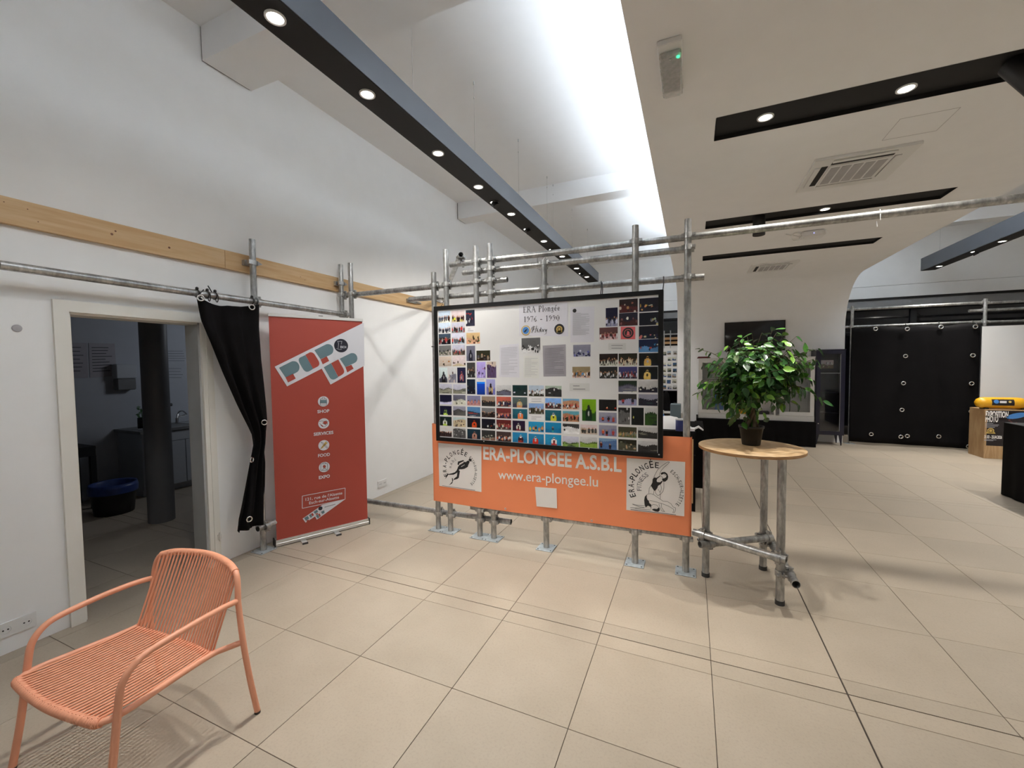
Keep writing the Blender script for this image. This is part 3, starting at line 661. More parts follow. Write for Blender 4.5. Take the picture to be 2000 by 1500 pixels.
    for c in col + [[.6, .6, .6]] * 8: flat += [*c, 1.0]
    at_.data.foreach_set('color', flat)
    return link_obj(name, me, par or board, (cx_, y, cz_))
def zA(a): return (845 + a[0] * .12, 560 + a[1] * .12, 845 + a[2] * .12, 560 + a[3] * .12)
def zB(a): return (1065 + a[0] * .12, 560 + a[1] * .12, 1065 + a[2] * .12, 560 + a[3] * .12)
def zC(a): return (845 + a[0] * .12665, 700 + a[1] * .12665, 845 + a[2] * .12665, 700 + a[3] * .12665)
def zD(a): return (1065 + a[0] * .13333, 700 + a[1] * .13333, 1065 + a[2] * .13333, 700 + a[3] * .13333)
def zP(a): return a
PR = [
 (zA, (92, 400, 292, 580), 'cde', 'eed', .25, '112 223 334 421', 7, 'people'), (zA, (303, 392, 525, 572), 'dcc', 'cb9', .3, '321 dd3 422 211', 6, 'people'),
 (zA, (535, 380, 690, 640), '234', '334', .6, '112 b33 ddd eee 223', 14, 'mix'), (zA, (92, 590, 298, 757), 'def', 'eee', .3, '112 334 223', 8, 'people'),
 (zA, (307, 585, 528, 748), 'ccd', '999', .25, 'c33 211 322 433', 8, 'people'), (zA, (95, 768, 298, 938), '456', '112', .55, '111 b44 ccc 112', 8, 'people'),
 (zA, (308, 755, 530, 928), 'dde', 'bcd', .45, 'd43 322 211 332', 7, 'people'), (zA, (545, 750, 775, 930), 'db8', 'da8', .5, 'fec 421 332 463', 14, 'mix'),
 (zA, (97, 955, 305, 1120), '777', '887', .4, '111 222 dcc 833', 16, 'mix'), (zA, (315, 945, 532, 1115), 'ccd', '876', .35, '111 112 b44 433', 9, 'people'),
 (zA, (545, 960, 698, 1212), '778', '667', .35, '223 223 112', 5, 'one'), (zA, (708, 1037, 942, 1205), '332', '321', .3, '556 987 222', 4, 'people'),
 (zA, (98, 1133, 312, 1295), 'dcb', 'ba9', .1, 'b73 421 321', 5, 'mix'), (zA, (318, 1125, 540, 1295), 'edd', 'cb9', .2, '321 432', 4, 'mix'),
 (zC, (95, 140, 232, 375), 'dee', '445', .35, '111 112', 4, 'one'), (zC, (238, 140, 370, 377), 'ddd', '889', .5, '422 211 edc', 9, 'mix'),
 (zC, (375, 137, 515, 382), '224', '113', .1, '224 b66', 3, 'one'), (zC, (525, 62, 662, 300), '444', '333', .5, '111 eee 111 222', 9, 'people'),
 (zC, (675, 52, 822, 305), 'bae', 'a9d', .45, '413 dcf 325 b34', 12, 'mix'), (zC, (832, 48, 985, 303), 'cba', '546', .75, '413 213 ecb 847', 12, 'mix'),
 (zC, (525, 318, 662, 555), '123', '112', .5, '112 ccc 37a', 6, 'mix'), (zC, (678, 358, 812, 563), '17d', '04b', .85, '04b', 0, 'deep'),
 (zC, (823, 318, 970, 565), 'aad', '77b', .45, '213 db6 213', 4, 'one'), (zC, (98, 390, 303, 548), 'ccd', '998', .5, '444 dcb', 4, 'land'),
 (zC, (310, 395, 517, 550), 'ccd', '887', .45, '334 bba', 4, 'land'), (zC, (105, 556, 298, 716), '113', 'ddf', .3, '632 236', 2, 'mix'),
 (zC, (312, 558, 513, 725), '667', 'ddc', .5, 'eed 776', 5, 'mix'), (zC, (105, 725, 298, 880), '113', '112', .2, 'ce6 344', 2, 'one'),
 (zC, (312, 733, 515, 890), '99a', '555', .6, '665 444', 4, 'land'), (zC, (105, 890, 298, 1045), '122', '011', .2, 'bd4 ddd', 3, 'one'),
 (zC, (312, 900, 515, 1065), 'bcc', 'cb9', .7, '544 633 322', 12, 'mix'), (zC, (105, 1060, 298, 1215), 'ddd', '433', .5, '211 322', 6, 'people'),
 (zC, (312, 1070, 515, 1235), '999', '555', .9, 'aaa 333 ccb', 16, 'mix'), (zC, (528, 570, 742, 735), '88a', 'b88', .3, 'd98 c87 b77', 4, 'people'),
 (zC, (752, 580, 970, 745), '987', '333', .5, '222 112 543', 9, 'people'), (zC, (530, 742, 740, 905), '58b', '345', .45, 'ccd c43', 3, 'land'),
 (zC, (752, 757, 968, 918), '777', '322', .5, '111 543', 7, 'people'), (zC, (530, 912, 740, 1075), '112', '011', .3, 'd52 c41', 3, 'one'),
 (zC, (752, 925, 970, 1095), '112', '001', .3, 'b42 ccc 889', 5, 'mix'), (zC, (530, 1082, 742, 1253), '134', '123', .3, 'a76 b87', 3, 'one'),
 (zC, (752, 1100, 970, 1272), '333', '865', .3, '998 bba 222', 10, 'mix'), (zC, (980, 408, 1215, 575), 'ccc', '667', .45, '433 544', 2, 'land'),
 (zC, (1228, 408, 1465, 582), '133', '233', .5, 'cdd dde 122', 7, 'mix'), (zC, (1480, 412, 1720, 590), 'bcd', '332', .3, 'eee 422 ddd', 8, 'people'),
 (zP, (1064.4, 753, 1097.3, 775.6), 'aba', '333', .75, '222 ddd 334', 7, 'mix'), (zC, (980, 585, 1215, 752), 'c65', '544', .5, 'e87 fff 225 322', 9, 'people'),
 (zC, (1228, 592, 1463, 765), '566', '445', .3, 'd96 ba7', 3, 'one'), (zC, (1480, 688, 1720, 865), '8ad', '554', .5, 'ddd 322 221 543', 9, 'people'),
 (zP, (1064.4, 777, 1096.7, 799.3), '8bf', '433', .4, '322 a44 ddd', 8, 'people'), (zC, (980, 760, 1215, 935), '733', '422', .3, '223 ecb d76 336', 8, 'people'),
 (zC, (1228, 772, 1465, 942), '267', '156', .3, 'e84 e74 ddd', 3, 'one'), (zP, (1064.4, 800.3, 1096.7, 823.3), '267', '156', .3, 'dd4 cc3 eee', 4, 'one'),
 (zC, (980, 938, 1215, 1110), '622', '544', .3, 'ddc a44 222', 8, 'people'), (zC, (1228, 952, 1430, 1125), '213', '212', .3, '823 ddc', 3, 'one'),
 (zC, (1475, 968, 1720, 1145), '29c', '28b', .4, 'dd4 e95 345', 5, 'people'), (zP, (1064.4, 824.1, 1096.7, 846.7), '18b', '17a', .4, '345 5dc', 1, 'people'),
 (zC, (980, 1120, 1215, 1292), '433', '322', .4, 'b53 ddd 225 d97', 8, 'people'), (zC, (1228, 1132, 1463, 1308), '28b', '17a', .3, 'a32 223 fff', 3, 'one'),
 (zC, (1475, 1155, 1720, 1330), '28b', '17a', .3, 'd32 c32 ccc', 4, 'one'), (zP, (1064.4, 847.5, 1096.7, 871), '29c', '28b', .2, 'c33 eee', 2, 'one'),
 (zD, (252, 585, 500, 752), '7ac', 'c97', .75, '211 c54 322 eee', 11, 'people'), (zD, (252, 765, 500, 935), '6ab', 'b86', .7, '211 c54 221 443', 11, 'people'),
 (zD, (252, 950, 500, 1115), '444', 'eee', .65, '111 222', 3, 'mix'), (zD, (250, 1132, 495, 1305), 'ccd', '8a5', .35, '232 343 676', 8, 'land'),
 (zD, (535, 593, 748, 925), '7a1', '251', .4, '132 021', 2, 'one'), (zD, (512, 962, 765, 1120), 'dcc', 'cba', .6, '333 444 555', 5, 'people'),
 (zD, (505, 1140, 765, 1318), 'ccc', '8a4', .45, '453 9b4', 5, 'land'), (zD, (782, 597, 1050, 775), '111', '000', .3, 'd43 fd9 b32', 3, 'mix'),
 (zD, (782, 785, 1050, 955), '99a', '88a', .6, 'c53 112 b44', 3, 'people'), (zD, (782, 970, 1050, 1150), '99a', '88a', .6, 'c53 112 b44', 3, 'people'),
 (zD, (782, 1162, 1050, 1345), '79b', '57a', .8, '621 223', 2, 'people'), (zD, (1068, 322, 1345, 498), '232', '667', .6, 'eed 888 222', 6, 'land'),
 (zD, (1068, 515, 1342, 695), '333', '99b', .5, 'a33 223', 2, 'people'), (zD, (1065, 715, 1245, 975), '222', '666', .75, '333 ccc 777', 8, 'mix'),
 (zD, (1258, 715, 1445, 985), '011', '011', .3, 'dd6 ccc 222', 3, 'mix'), (zD, (1455, 722, 1640, 990), 'ccc', '352', .65, '233 232', 4, 'land'),
 (zD, (1065, 995, 1342, 1170), '443', '564', .45, 'c96 ba6 887', 11, 'people'), (zD, (1065, 1178, 1340, 1362), '221', '554', .6, 'ca8 998 333', 9, 'mix'),
 (zD, (1362, 325, 1648, 505), 'ccc', '223', .35, '111 eed 222', 6, 'mix'), (zD, (1362, 520, 1648, 700), '99a', '223', .55, '344 112', 6, 'land'),
 (zD, (1355, 1000, 1645, 1185), 'ccc', '333', .6, '111 887 444', 5, 'land'), (zD, (1355, 1200, 1645, 1390), 'ccc', '333', .6, '111 887 444', 5, 'land'),
 (zD, (790, 120, 1060, 298), '222', '333', .4, 'ddd eee 111 543', 12, 'people'), (zD, (1072, 120, 1348, 300), '447', '334', .4, 'ddf eee 112 a44', 12, 'people'),
 (zB, (877, 1090, 1185, 1290), '211', 'ccb', .3, '433 ddc 222 bba', 12, 'people'), (zB, (1190, 1085, 1500, 1290), '221', 'ccb', .3, 'a65 edb 322 dca', 12, 'people'),
 (zB, (1520, 1080, 1840, 1288), '011', '012', .2, 'ec6 da5', 2, 'one'), (zD, (1362, 120, 1650, 310), '011', '012', .2, 'ec6 ec7', 3, 'one'),
 (zB, (1517, 857, 1840, 1065), '124', '58b', .4, '113 48b 123 b43', 5, 'mix'), (zB, (1520, 642, 1845, 845), '112', '123', .3, 'c76 eda 224 d77', 9, 'mix'),
 (zB, (1525, 425, 1845, 622), '012', '112', .3, 'dc8 889 b64 bca', 9, 'mix'), (zB, (1525, 190, 1850, 396), '112', '223', .3, 'eb5 e97 558 ddb', 10, 'mix'),
 (zB, (1200, 208, 1508, 415), '211', '522', .5, 'b85 dcb a65 322', 10, 'mix'), (zB, (1197, 430, 1508, 632), '223', '422', .4, 'eed 122 855', 7, 'mix'),
 (zB, (980, 345, 1182, 645), '113', '88a', .35, 'dde 223 ccd', 5, 'people'), (zB, (877, 665, 1183, 860), '644', 'dbb', .35, 'eee 833 211 c88', 12, 'people'),
 (zB, (450, 945, 742, 1137), '889', '99a', .3, '225 dde 113 66a', 18, 'mix'), (zB, (437, 1300, 735, 1487), '986', 'dba', .25, 'eee c85 322 58b', 14, 'people'),
 (zA, (1443, 835, 1757, 1080), '666', 'ddd', .3, '222 333 999 eee', 22, 'mix'),
]
for k, (zf, a, sky, gnd, hor, bl, n, shp) in enumerate(PR):
    paint_print('photo_print', *zf(a), sky, gnd, hor, bl, n, k * 13 + 5, shp)

# documents and captions on the board
def sheet(name, q, mat, y=PH, th=0.0008, label=None):
    P = [px(u, v, y) for u, v in q]; return MB().poly(P, (0, 0.001, 0)).build(name, mat, board, label=label)
def lines(par, q, rows, x0=.08, x1=.92, t0=.1, t1=.9, h=.28, mat='ink_soft', seed=1, y=PH - 0.0008):
    rnd = random.Random(seed); a, b, c, d = [px(u, v, y) for u, v in q]; mb = MB()
    for r in range(rows):
        t = t0 + (t1 - t0) * r / max(1, rows - 1); L = a.lerp(d, t); Rr = b.lerp(c, t); e = x0 + (x1 - x0) * rnd.choice([1, 1, .95, .8, .5])
        hh = (t1 - t0) / rows * h; L2 = a.lerp(d, t + hh); R2 = b.lerp(c, t + hh)
        mb.poly([L.lerp(Rr, x0), L2.lerp(R2, x0), L2.lerp(R2, e), L.lerp(Rr, e)])
    mb.build('printed_lines', mat, par)
q = [(975.8, 674), (1013, 671), (1014.5, 737.5), (975, 736)]; s_ = sheet('document_sheet', q, 'paper_lavender', label='pale lavender printed letter'); lines(s_, q, 18, seed=2, h=.2)
q = [(1022.5, 695), (1053, 695), (1052.5, 739), (1022.5, 738)]; s_ = sheet('document_sheet', q, 'paper_cream', label='cream printed table'); lines(s_, q, 14, seed=3, h=.2)
q = [(1059.8, 675), (1105, 672.5), (1105.5, 735), (1061.5, 735.5)]; s_ = sheet('document_sheet', q, 'paper_grey', label='dark grey photocopied newspaper page'); lines(s_, q, 20, seed=4, h=.25, mat='ink_grey')
q = [(1114, 600), (1161, 598), (1160, 668), (1114, 669)]; s_ = sheet('document_sheet', q, 'paper_lavender', label='lavender letter with a round stamp')
lines(s_, q, 24, .1, .8, .17, .78, .4, seed=5)
def disc(c, r, mat, par, y, name='emblem', seg=20, r0=0.0):
    mb = MB(); n = seg; vs = [(c.x + r * math.cos(2 * math.pi * i / n), y, c.z + r * math.sin(2 * math.pi * i / n)) for i in range(n)]
    if r0: vs += [(c.x + r0 * math.cos(2 * math.pi * i / n), y, c.z + r0 * math.sin(2 * math.pi * i / n)) for i in range(n)]; mb.add(vs, [(i, (i + 1) % n, n + (i + 1) % n, n + i) for i in range(n)])
    else: mb.add(vs, [tuple(range(n))])
    return mb.build(name, mat, par)
disc(px(1122.3, 606.8), 0.016, 'ink', s_, PH - 0.001)
q = [(1014, 592), (1108, 587), (1110, 657), (1014, 656)]; ttl = sheet('title_sheet', q, 'paper_lavender', label='title sheet of the board')
# round emblems beside the title
c = px(1027, 645.4); disc(c, 0.043, 'gold_print', ttl, PH - 0.0010); disc(c, 0.035, 'paper_lavender', ttl, PH - 0.0013); disc(c, 0.031, 'blue_print', ttl, PH - 0.0016)
mb = MB().poly([(c.x - .02, PH - .002, c.z - .012), (c.x - .004, PH - .002, c.z + .004), (c.x + .016, PH - .002, c.z + .016), (c.x + .006, PH - .002, c.z - .004), (c.x - .006, PH - .002, c.z - .016)]); mb.build('emblem_figure', 'ink', ttl)
c = px(1092.4, 642.8); disc(c, 0.044, 'ink', ttl, PH - 0.0010); disc(c, 0.027, 'gold_print', ttl, PH - 0.0013, r0=0.016); disc(c, 0.010, 'gold_print', ttl, PH - 0.0013)
MB().poly([(c.x - .026, PH - .0013, c.z - .026), (c.x - .02, PH - .0013, c.z - .014), (c.x + .02, PH - .0013, c.z - .014), (c.x + .026, PH - .0013, c.z - .026)]).build('emblem_ribbon', 'gold_print', ttl)
# serif title drawn with pen strokes: unit glyphs on a 0..1 cap height
SER = {
 'E': (.62, [((.12, 0), (.12, 1), 1), ((.0, 1), (.56, 1), 0), ((.56, 1), (.58, .82), 0), ((.12, .52), (.44, .52), 0), ((0, 0), (.58, 0), 0), ((.58, 0), (.62, .2), 0)]),
 'R': (.72, [((.12, 0), (.12, 1), 1), ((0, 0), (.26, 0), 0), ((0, 1), (.34, 1), 0), ((.34, 1), (.52, .9), 1), ((.52, .9), (.54, .68), 1), ((.54, .68), (.36, .52), 0), ((.36, .52), (.12, .52), 0), ((.34, .52), (.66, 0), 1), ((.58, 0), (.78, 0), 0)]),
 'A': (.78, [((.08, 0), (.38, 1), 0), ((.38, 1), (.68, 0), 1), ((.18, .36), (.58, .36), 0), ((0, 0), (.18, 0), 0), ((.56, 0), (.78, 0), 0)]),
 'P': (.60, [((.12, 0), (.12, 1), 1), ((0, 0), (.26, 0), 0), ((0, 1), (.34, 1), 0), ((.34, 1), (.52, .88), 1), ((.52, .88), (.52, .64), 1), ((.52, .64), (.34, .5), 0), ((.34, .5), (.12, .5), 0)]),
 'l': (.26, [((.12, 0), (.12, 1.05), 1), ((0, 0), (.24, 0), 0), ((.02, 1.0), (.12, 1.05), 0)]),
 'o': (.50, [((.08, .2), (.08, .48), 1), ((.08, .48), (.24, .64), 0), ((.24, .64), (.42, .48), 0), ((.42, .48), (.42, .2), 1), ((.42, .2), (.26, 0), 0), ((.26, 0), (.08, .2), 0)]),
 'n': (.54, [((.10, 0), (.10, .62), 1), ((0, .6), (.1, .64), 0), ((.10, .5), (.26, .64), 0), ((.26, .64), (.42, .5), 1), ((.42, .5), (.42, 0), 1), ((0, 0), (.2, 0), 0), ((.32, 0), (.52, 0), 0)]),
 'g': (.48, [((.1, .4), (.22, .62), 1), ((.22, .62), (.38, .44), 0), ((.38, .44), (.24, .24), 1), ((.24, .24), (.1, .4), 0), ((.34, .58), (.48, .6), 0), ((.14, .22), (.12, .08), 0), ((.12, .08), (.4, -.02), 1), ((.4, -.02), (.36, -.24), 0), ((.36, -.24), (.08, -.24), 0), ((.08, -.24), (.08, -.08), 0)]),
 'e': (.46, [((.08, .34), (.38, .36), 0), ((.38, .36), (.34, .58), 0), ((.34, .58), (.16, .6), 0), ((.16, .6), (.06, .34), 1), ((.06, .34), (.16, .04), 1), ((.16, .04), (.4, .1), 0)]),
 '1': (.44, [((.22, 0), (.22, 1), 1), ((.08, .86), (.22, 1), 0), ((.08, 0), (.36, 0), 0)]),
 '9': (.52, [((.4, .74), (.24, .98), 0), ((.24, .98), (.06, .76), 1), ((.06, .76), (.2, .5), 0), ((.2, .5), (.4, .62), 0), ((.42, .78), (.38, .4), 1), ((.38, .4), (.1, 0), 0)]),
 '7': (.48, [((.04, .98), (.46, .98), 1), ((.46, .98), (.16, 0), 0), ((.04, .98), (.04, .84), 0)]),
 '6': (.52, [((.42, 1.), (.12, .6), 0), ((.12, .6), (.08, .28), 1), ((.08, .28), (.24, .02), 0), ((.24, .02), (.44, .24), 1), ((.44, .24), (.3, .52), 0), ((.3, .52), (.1, .4), 0)]),
 '0': (.52, [((.06, .3), (.06, .7), 1), ((.06, .7), (.24, 1), 0), ((.24, 1), (.44, .7), 0), ((.44, .7), (.44, .3), 1), ((.44, .3), (.26, 0), 0), ((.26, 0), (.06, .3), 0)]),
 '-': (.40, [((.06, .34), (.34, .34), 1)]), ' ': (.34, [])}
SER['é'] = (.46, SER['e'][1] + [((.2, .74), (.36, .96), 1)])
def stroke(mb, a, b, w, U, V, o):
    a, b = Vector(a), Vector(b); d = (b - a).normalized(); n = Vector((-d.y, d.x)) * w / 2
    a = a - d * w * .25; b = b + d * w * .25
    mb.poly([o + U * p.x + V * p.y for p in (a + n, a - n, b - n, b + n)])
def serif(mb, s, a, b, h, thick=.10, thin=.045):
    tot = sum(SER[c][0] + .1 for c in s); ux = (b - a) / tot; k = ux.length; U = ux; V = Vector((0, 0, h)); x = 0
    for c in s:
        wd, st = SER[c]
        for p, q_, t in st: stroke(mb, (p[0] + x, p[1]), (q_[0] + x, q_[1]), thick if t else thin, U, V, a)
        x += wd + .1
YT = PH - 0.0022
mb = MB(); serif(mb, 'ERA Plongé' + 'e', px(1022, 610.5, YT), px(1095, 606.5, YT), 0.049)
serif(mb, '1976 - 1990', px(1023, 629, YT), px(1094, 626, YT), 0.046)
hs = [[(0, .5), (.05, .85), (.2, 1), (.3, .9)], [(.18, 1.02), (.14, .5), (.02, 0)], [(.42, 1.05), (.36, .5), (.28, 0)], [(.05, .4), (.25, .55), (.55, .6)], [(.42, .25), (.5, .5), (.46, .1), (.56, .05)], [(.58, .1), (.68, .5), (.7, .15), (.62, .05)], [(.74, .8), (.72, .2), (.78, .05)], [(.68, .5), (.84, .55)], [(.82, .3), (.88, .45), (.92, .2), (.84, .1), (.82, .3)], [(.94, .05), (.97, .45), (1.06, .42)], [(1.08, .45), (1.1, .1), (1.2, .45)], [(1.2, .45), (1.12, -.3), (1.0, -.35)]]
o_ = px(1038, 650, YT); U = (px(1068, 648.5, YT) - o_) / 1.2; V = Vector((0, 0, .055))
for pl in hs:
    for p, q_ in zip(pl, pl[1:]): stroke(mb, p, q_, .035, U, V, o_)
mb.build('title_lettering', 'ink', ttl)
for zf, a, n, sd in ((zC, (675, 320, 815, 350), 1, 1), (zC, (1480, 598, 1720, 680), 2, 2), (zC, (1480, 878, 1720, 955), 2, 3), (zB, (1025, 920, 1315, 1030), 2, 4), (zD, (355, 365, 650, 480), 2, 5), (zA, (545, 665, 688, 730), 2, 6)):
    u0, v0, u1, v1 = zf(a); q = [(u0, v0), (u1, v0), (u1, v1), (u0, v1)]; s_ = sheet('caption_strip', q, 'clear_tag' if sd in (4, 5) else 'paper_white'); lines(s_, q, n, .18, .82, .3, .7, .35, 'ink_grey', sd)
# pink print with round black mark
u0, v0, u1, v1 = zB((1228, 650, 1465, 855)); q = [(u0, v0), (u1, v0), (u1, v1), (u0, v1)]; s_ = sheet('photo_print', q, 'red_print', label='plain pinkish red print with a round black mark')
c = px((u0 + u1) / 2, (v0 + v1) / 2); disc(c, .043, 'ink', s_, PH - .001); disc(c, .030, 'red_print', s_, PH - .0014, r0=.026); MB().poly([(c.x - .012, PH - .0015, c.z - .02), (c.x - .004, PH - .0015, c.z + .018), (c.x + .01, PH - .0015, c.z + .008), (c.x + .014, PH - .0015, c.z - .02)]).build('emblem_figure', 'red_print', s_)

# ------------------------------------------------------------------ orange vinyl banner
BN = 3.378
ban = thing('vinyl_banner', (-1.15, BN, 0.295), 'long orange vinyl banner with white lettering stretched round the scaffold below the photo board', 'banner')
mb = MB(); nx, nz = 120, 30; z0b, z1b = 0.294, 1.060
def ban_y(x, z):
    t = (z - z0b) / (z1b - z0b)
    f = 0.0018 * math.sin(x * 5.0 + z * 3) + 0.0012 * math.sin(x * 13 - z * 9)
    if x > -0.22: f += 0.006 * math.sin((z - 0.9) * 40 + (x + 0.2) * 12) * min(1, (x + .22) / .1) * max(0, (t - .72) / .28)
    return BN + f
prof = []
for i in range(nx + 1): prof.append((-2.332 + (2.332 - 0.010) * i / nx, 0))
vs = []
for j in range(nz + 1):
    z = z0b + (z1b - z0b) * j / nz
    vs.append((-2.345, BN + 0.05, z)); vs.append((-2.341, BN + 0.015, z))
    for x, _ in prof: vs.append((x, ban_y(x, z), z - 0.004 * math.sin((x + 2.3) * 2.2) * (j == 0)))
    vs.append((0.003, BN + 0.010, z)); vs.append((0.006, BN + 0.03, z)); vs.append((0.002, BN + 0.07, z))
m_ = nx + 1 + 5
mb.add(vs, [(j * m_ + i, j * m_ + i + 1, (j + 1) * m_ + i + 1, (j + 1) * m_ + i) for j in range(nz) for i in range(m_ - 1)], 0, True)
MB_ = mb.build('banner_sheet', 'vinyl_orange', ban)
YB = BN - 0.0036
def bp(u, v, dy=0): return at('y', YB - dy, u, v)
mb = MB(); o_ = bp(944, 896.5); e_ = bp(1214, 921.5); c1 = bp(944, 871.5)
vs_, fs_ = glyphs('ERA-PLONGEE A.S.B.L', 0.028)
text_mb(mb, 'ERA-PLONGEE A.S.B.L', o_, (e_ - o_).normalized(), (0, 0, 1), (e_ - o_).length, (c1 - o_).length, 0.028); mb.build('lettering', 'vinyl_white', ban)
mb = MB(); o_ = bp(973, 935); e_ = bp(1168, 950.5)
text_mb(mb, 'www.era-plongee.lu', o_, (e_ - o_).normalized(), (0, 0, 1), (e_ - o_).length, .088, 0.008); mb.build('lettering', 'vinyl_white', ban)
for u, v in ((987, 993.5), (1155.5, 1017)): MB().torus(bp(u, v), (0, 1, 0), .007, .0025, 14, 6).build('eyelet', 'aluminium', ban)
MB().poly([bp(1045, 951), bp(1087, 954), bp(1088, 993), bp(1048, 989)], (0, .001, 0)).build('blank_patch', 'vinyl_white', ban, label='small blank white square below the web address')
def patch(q, label):
    o = MB().poly([bp(u, v) for u, v in q], (0, .001, 0)).build('logo_patch', 'vinyl_white', ban, label=label); return o
def pp(par, name, polys, mat, dy=.0012):
    mb = MB()
    for q in polys: mb.poly([bp(u, v, dy) for u, v in q])
    return mb.build(name, mat, par)
def arc_text(par, s, c, r, a0, a1, h, bold, mat='ink', wk=.95):
    """letters one by one on an arc round world point c, angles in degrees counter-clockwise from +X"""
    mb = MB(); n = len(s); wts = {'I': .45, '.': .4, '-': .55, 'L': .8, 'É': 1, 'l': .4}
    ws = [wts.get(ch, 1) for ch in s]; tot = sum(ws) - (ws[0] + ws[-1]) / 2; acc = 0
    for i, ch in enumerate(s):
        t = acc / tot; a = math.radians(a0 + (a1 - a0) * t); 
        if i < n - 1: acc += (ws[i] + ws[i + 1]) / 2
        rad = Vector((math.cos(a), 0, math.sin(a))); tan = Vector((math.sin(a), 0, -math.cos(a)))
        text_mb(mb, ch, c + rad * (r - h / 2), tan, rad, None if ch in 'I.-l' else h * .62 * wk, h * (1.22 if ch == 'É' else 1), bold, 'C')
    mb.build('lettering', mat, par)
def zF(*p): return [(845 + a * .08669, 860 + b * .08667) for a, b in p]
def zG(*p): return [(1210 + a * .08669, 880 + b * .08667) for a, b in p]
# left patch: diver
dv = patch([(856, 865), (940.3, 871.8), (940.3, 961), (858, 949)], 'white square patch with a black diver emblem')
cc = bp(898, 918, .0012); arc_text(dv, 'ERA-PLONGÉE', cc, .172, 202, 66, .043, .012); arc_text(dv, 'a.s.b.l.', cc, .112, 170, 112, .030, 0, 'ink_grey'); arc_text(dv, 'ESCH-SUR-ALZETTE', cc, .176, 48, -45, .026, .006, wk=.8)
pp(dv, 'diver_figure', [zF((560, 545), (570, 480), (690, 445), (712, 462), (600, 520), (590, 560)), zF((600, 560), (700, 485), (760, 490), (830, 450), (830, 500), (800, 560), (790, 600), (720, 640), (640, 655), (600, 640), (570, 600)),
    zF((805, 440), (835, 405), (872, 425), (878, 470), (850, 480), (830, 460)), zF((570, 600), (620, 640), (610, 720), (590, 840), (560, 870), (470, 895), (480, 865), (545, 815), (560, 700)),
    zF((570, 610), (540, 680), (500, 720), (440, 740), (350, 760), (350, 778), (470, 775), (540, 740), (590, 680)), zF((350, 735), (310, 790), (285, 870), (330, 810), (352, 770)), zF((435, 850), (440, 930), (370, 1012), (440, 970), (465, 900), (450, 850)),
    zF((215, 1016), (215, 1022), (955, 1130), (960, 1122)), zF((755, 480), (800, 455), (806, 470), (765, 496))], 'ink')
pp(dv, 'diver_highlight', [zF((600, 540), (690, 490), (700, 500), (612, 552)), zF((640, 590), (720, 545), (724, 552), (646, 600)), zF((590, 655), (625, 660), (615, 690), (595, 680))], 'vinyl_white', .0020)
# right patch: two gymnasts
ft = patch([(1224, 894.5), (1338.3, 902.3), (1336.5, 1008.5), (1223.3, 996)], 'white square patch with two black and white gymnasts')
cc = bp(1281, 955, .0012); arc_text(ft, 'ERA-PLONGÉE', cc, .190, 202, 88, .047, .012); arc_text(ft, 'FITNESS', cc, .128, 188, 124, .036, 0, 'ink_grey'); arc_text(ft, 'ESCH-SUR-ALZETTE', cc, .190, 52, -34, .027, .006, wk=.8)
pp(ft, 'gymnast_shape', [zG((775, 605), (835, 615), (910, 565), (925, 575), (850, 635), (835, 680), (850, 710), (910, 715), (960, 680), (975, 690), (930, 760), (870, 790), (850, 850), (800, 910), (775, 900), (705, 790), (740, 720), (745, 650)),
    zG((925, 515), (960, 488), (1020, 482), (1075, 520), (1098, 590), (1080, 660), (1030, 700), (985, 700), (960, 660), (970, 630), (1010, 625), (1050, 600), (1060, 560), (1030, 530), (990, 520), (940, 545)),
    zG((620, 985), (570, 1040), (555, 1120), (565, 1220), (590, 1285), (640, 1240), (700, 1270), (712, 1330), (716, 1220), (670, 1180), (660, 1130), (630, 1110), (610, 1050)),
    zG((735, 1320), (780, 1310), (840, 1320), (880, 1290), (870, 1262), (905, 1300), (905, 1350), (870, 1380), (800, 1370), (740, 1340))], 'ink')
mb = MB()
for pl in ([(775, 600), (800, 540), (860, 430), (960, 340), (1080, 262), (1125, 258), (1100, 295), (1010, 370), (940, 450), (905, 520), (900, 560)], [(925, 560), (975, 610), (960, 660)], [(940, 545), (990, 525), (1055, 570)], [(705, 790), (670, 850), (660, 970)], [(775, 905), (770, 960), (755, 985)], [(805, 905), (815, 960), (860, 1015), (920, 990), (980, 920), (1000, 830), (1000, 700)], [(925, 770), (945, 850), (915, 950), (870, 870)], [(915, 960), (918, 1090)],
    [(620, 985), (700, 970), (780, 1000), (900, 1085), (980, 1140), (1080, 1150), (1160, 1200), (1210, 1275), (1262, 1290), (1260, 1350), (1235, 1400), (1200, 1398), (1225, 1350), (1215, 1320), (1100, 1250), (940, 1190), (720, 1130), (680, 1125)], [(885, 1195), (900, 1260), (950, 1360), (1010, 1380)], [(940, 1195), (945, 1280), (990, 1345), (1020, 1380)], [(290, 1205), (420, 1235), (580, 1245)], [(290, 1210), (450, 1270), (570, 1290)], [(240, 1285), (420, 1295), (560, 1290)], [(350, 1305), (520, 1330), (700, 1340)], [(720, 1240), (760, 1215), (830, 1225), (870, 1260)]):
    Q = [bp(u, v, .0018) for u, v in zG(*pl)]
    for a, b in zip(Q, Q[1:]):
        d = (b - a).normalized(); n_ = Vector((-d.z, 0, d.x)) * .0012; mb.poly([a + n_, a - n_, b - n_, b + n_])
for pl in (((250, 1325), (250, 1335), (1268, 1452), (1268, 1442)),): mb.poly([bp(u, v, .0018) for u, v in zG(*pl)])
mb.build('gymnast_outline', 'ink', ft)
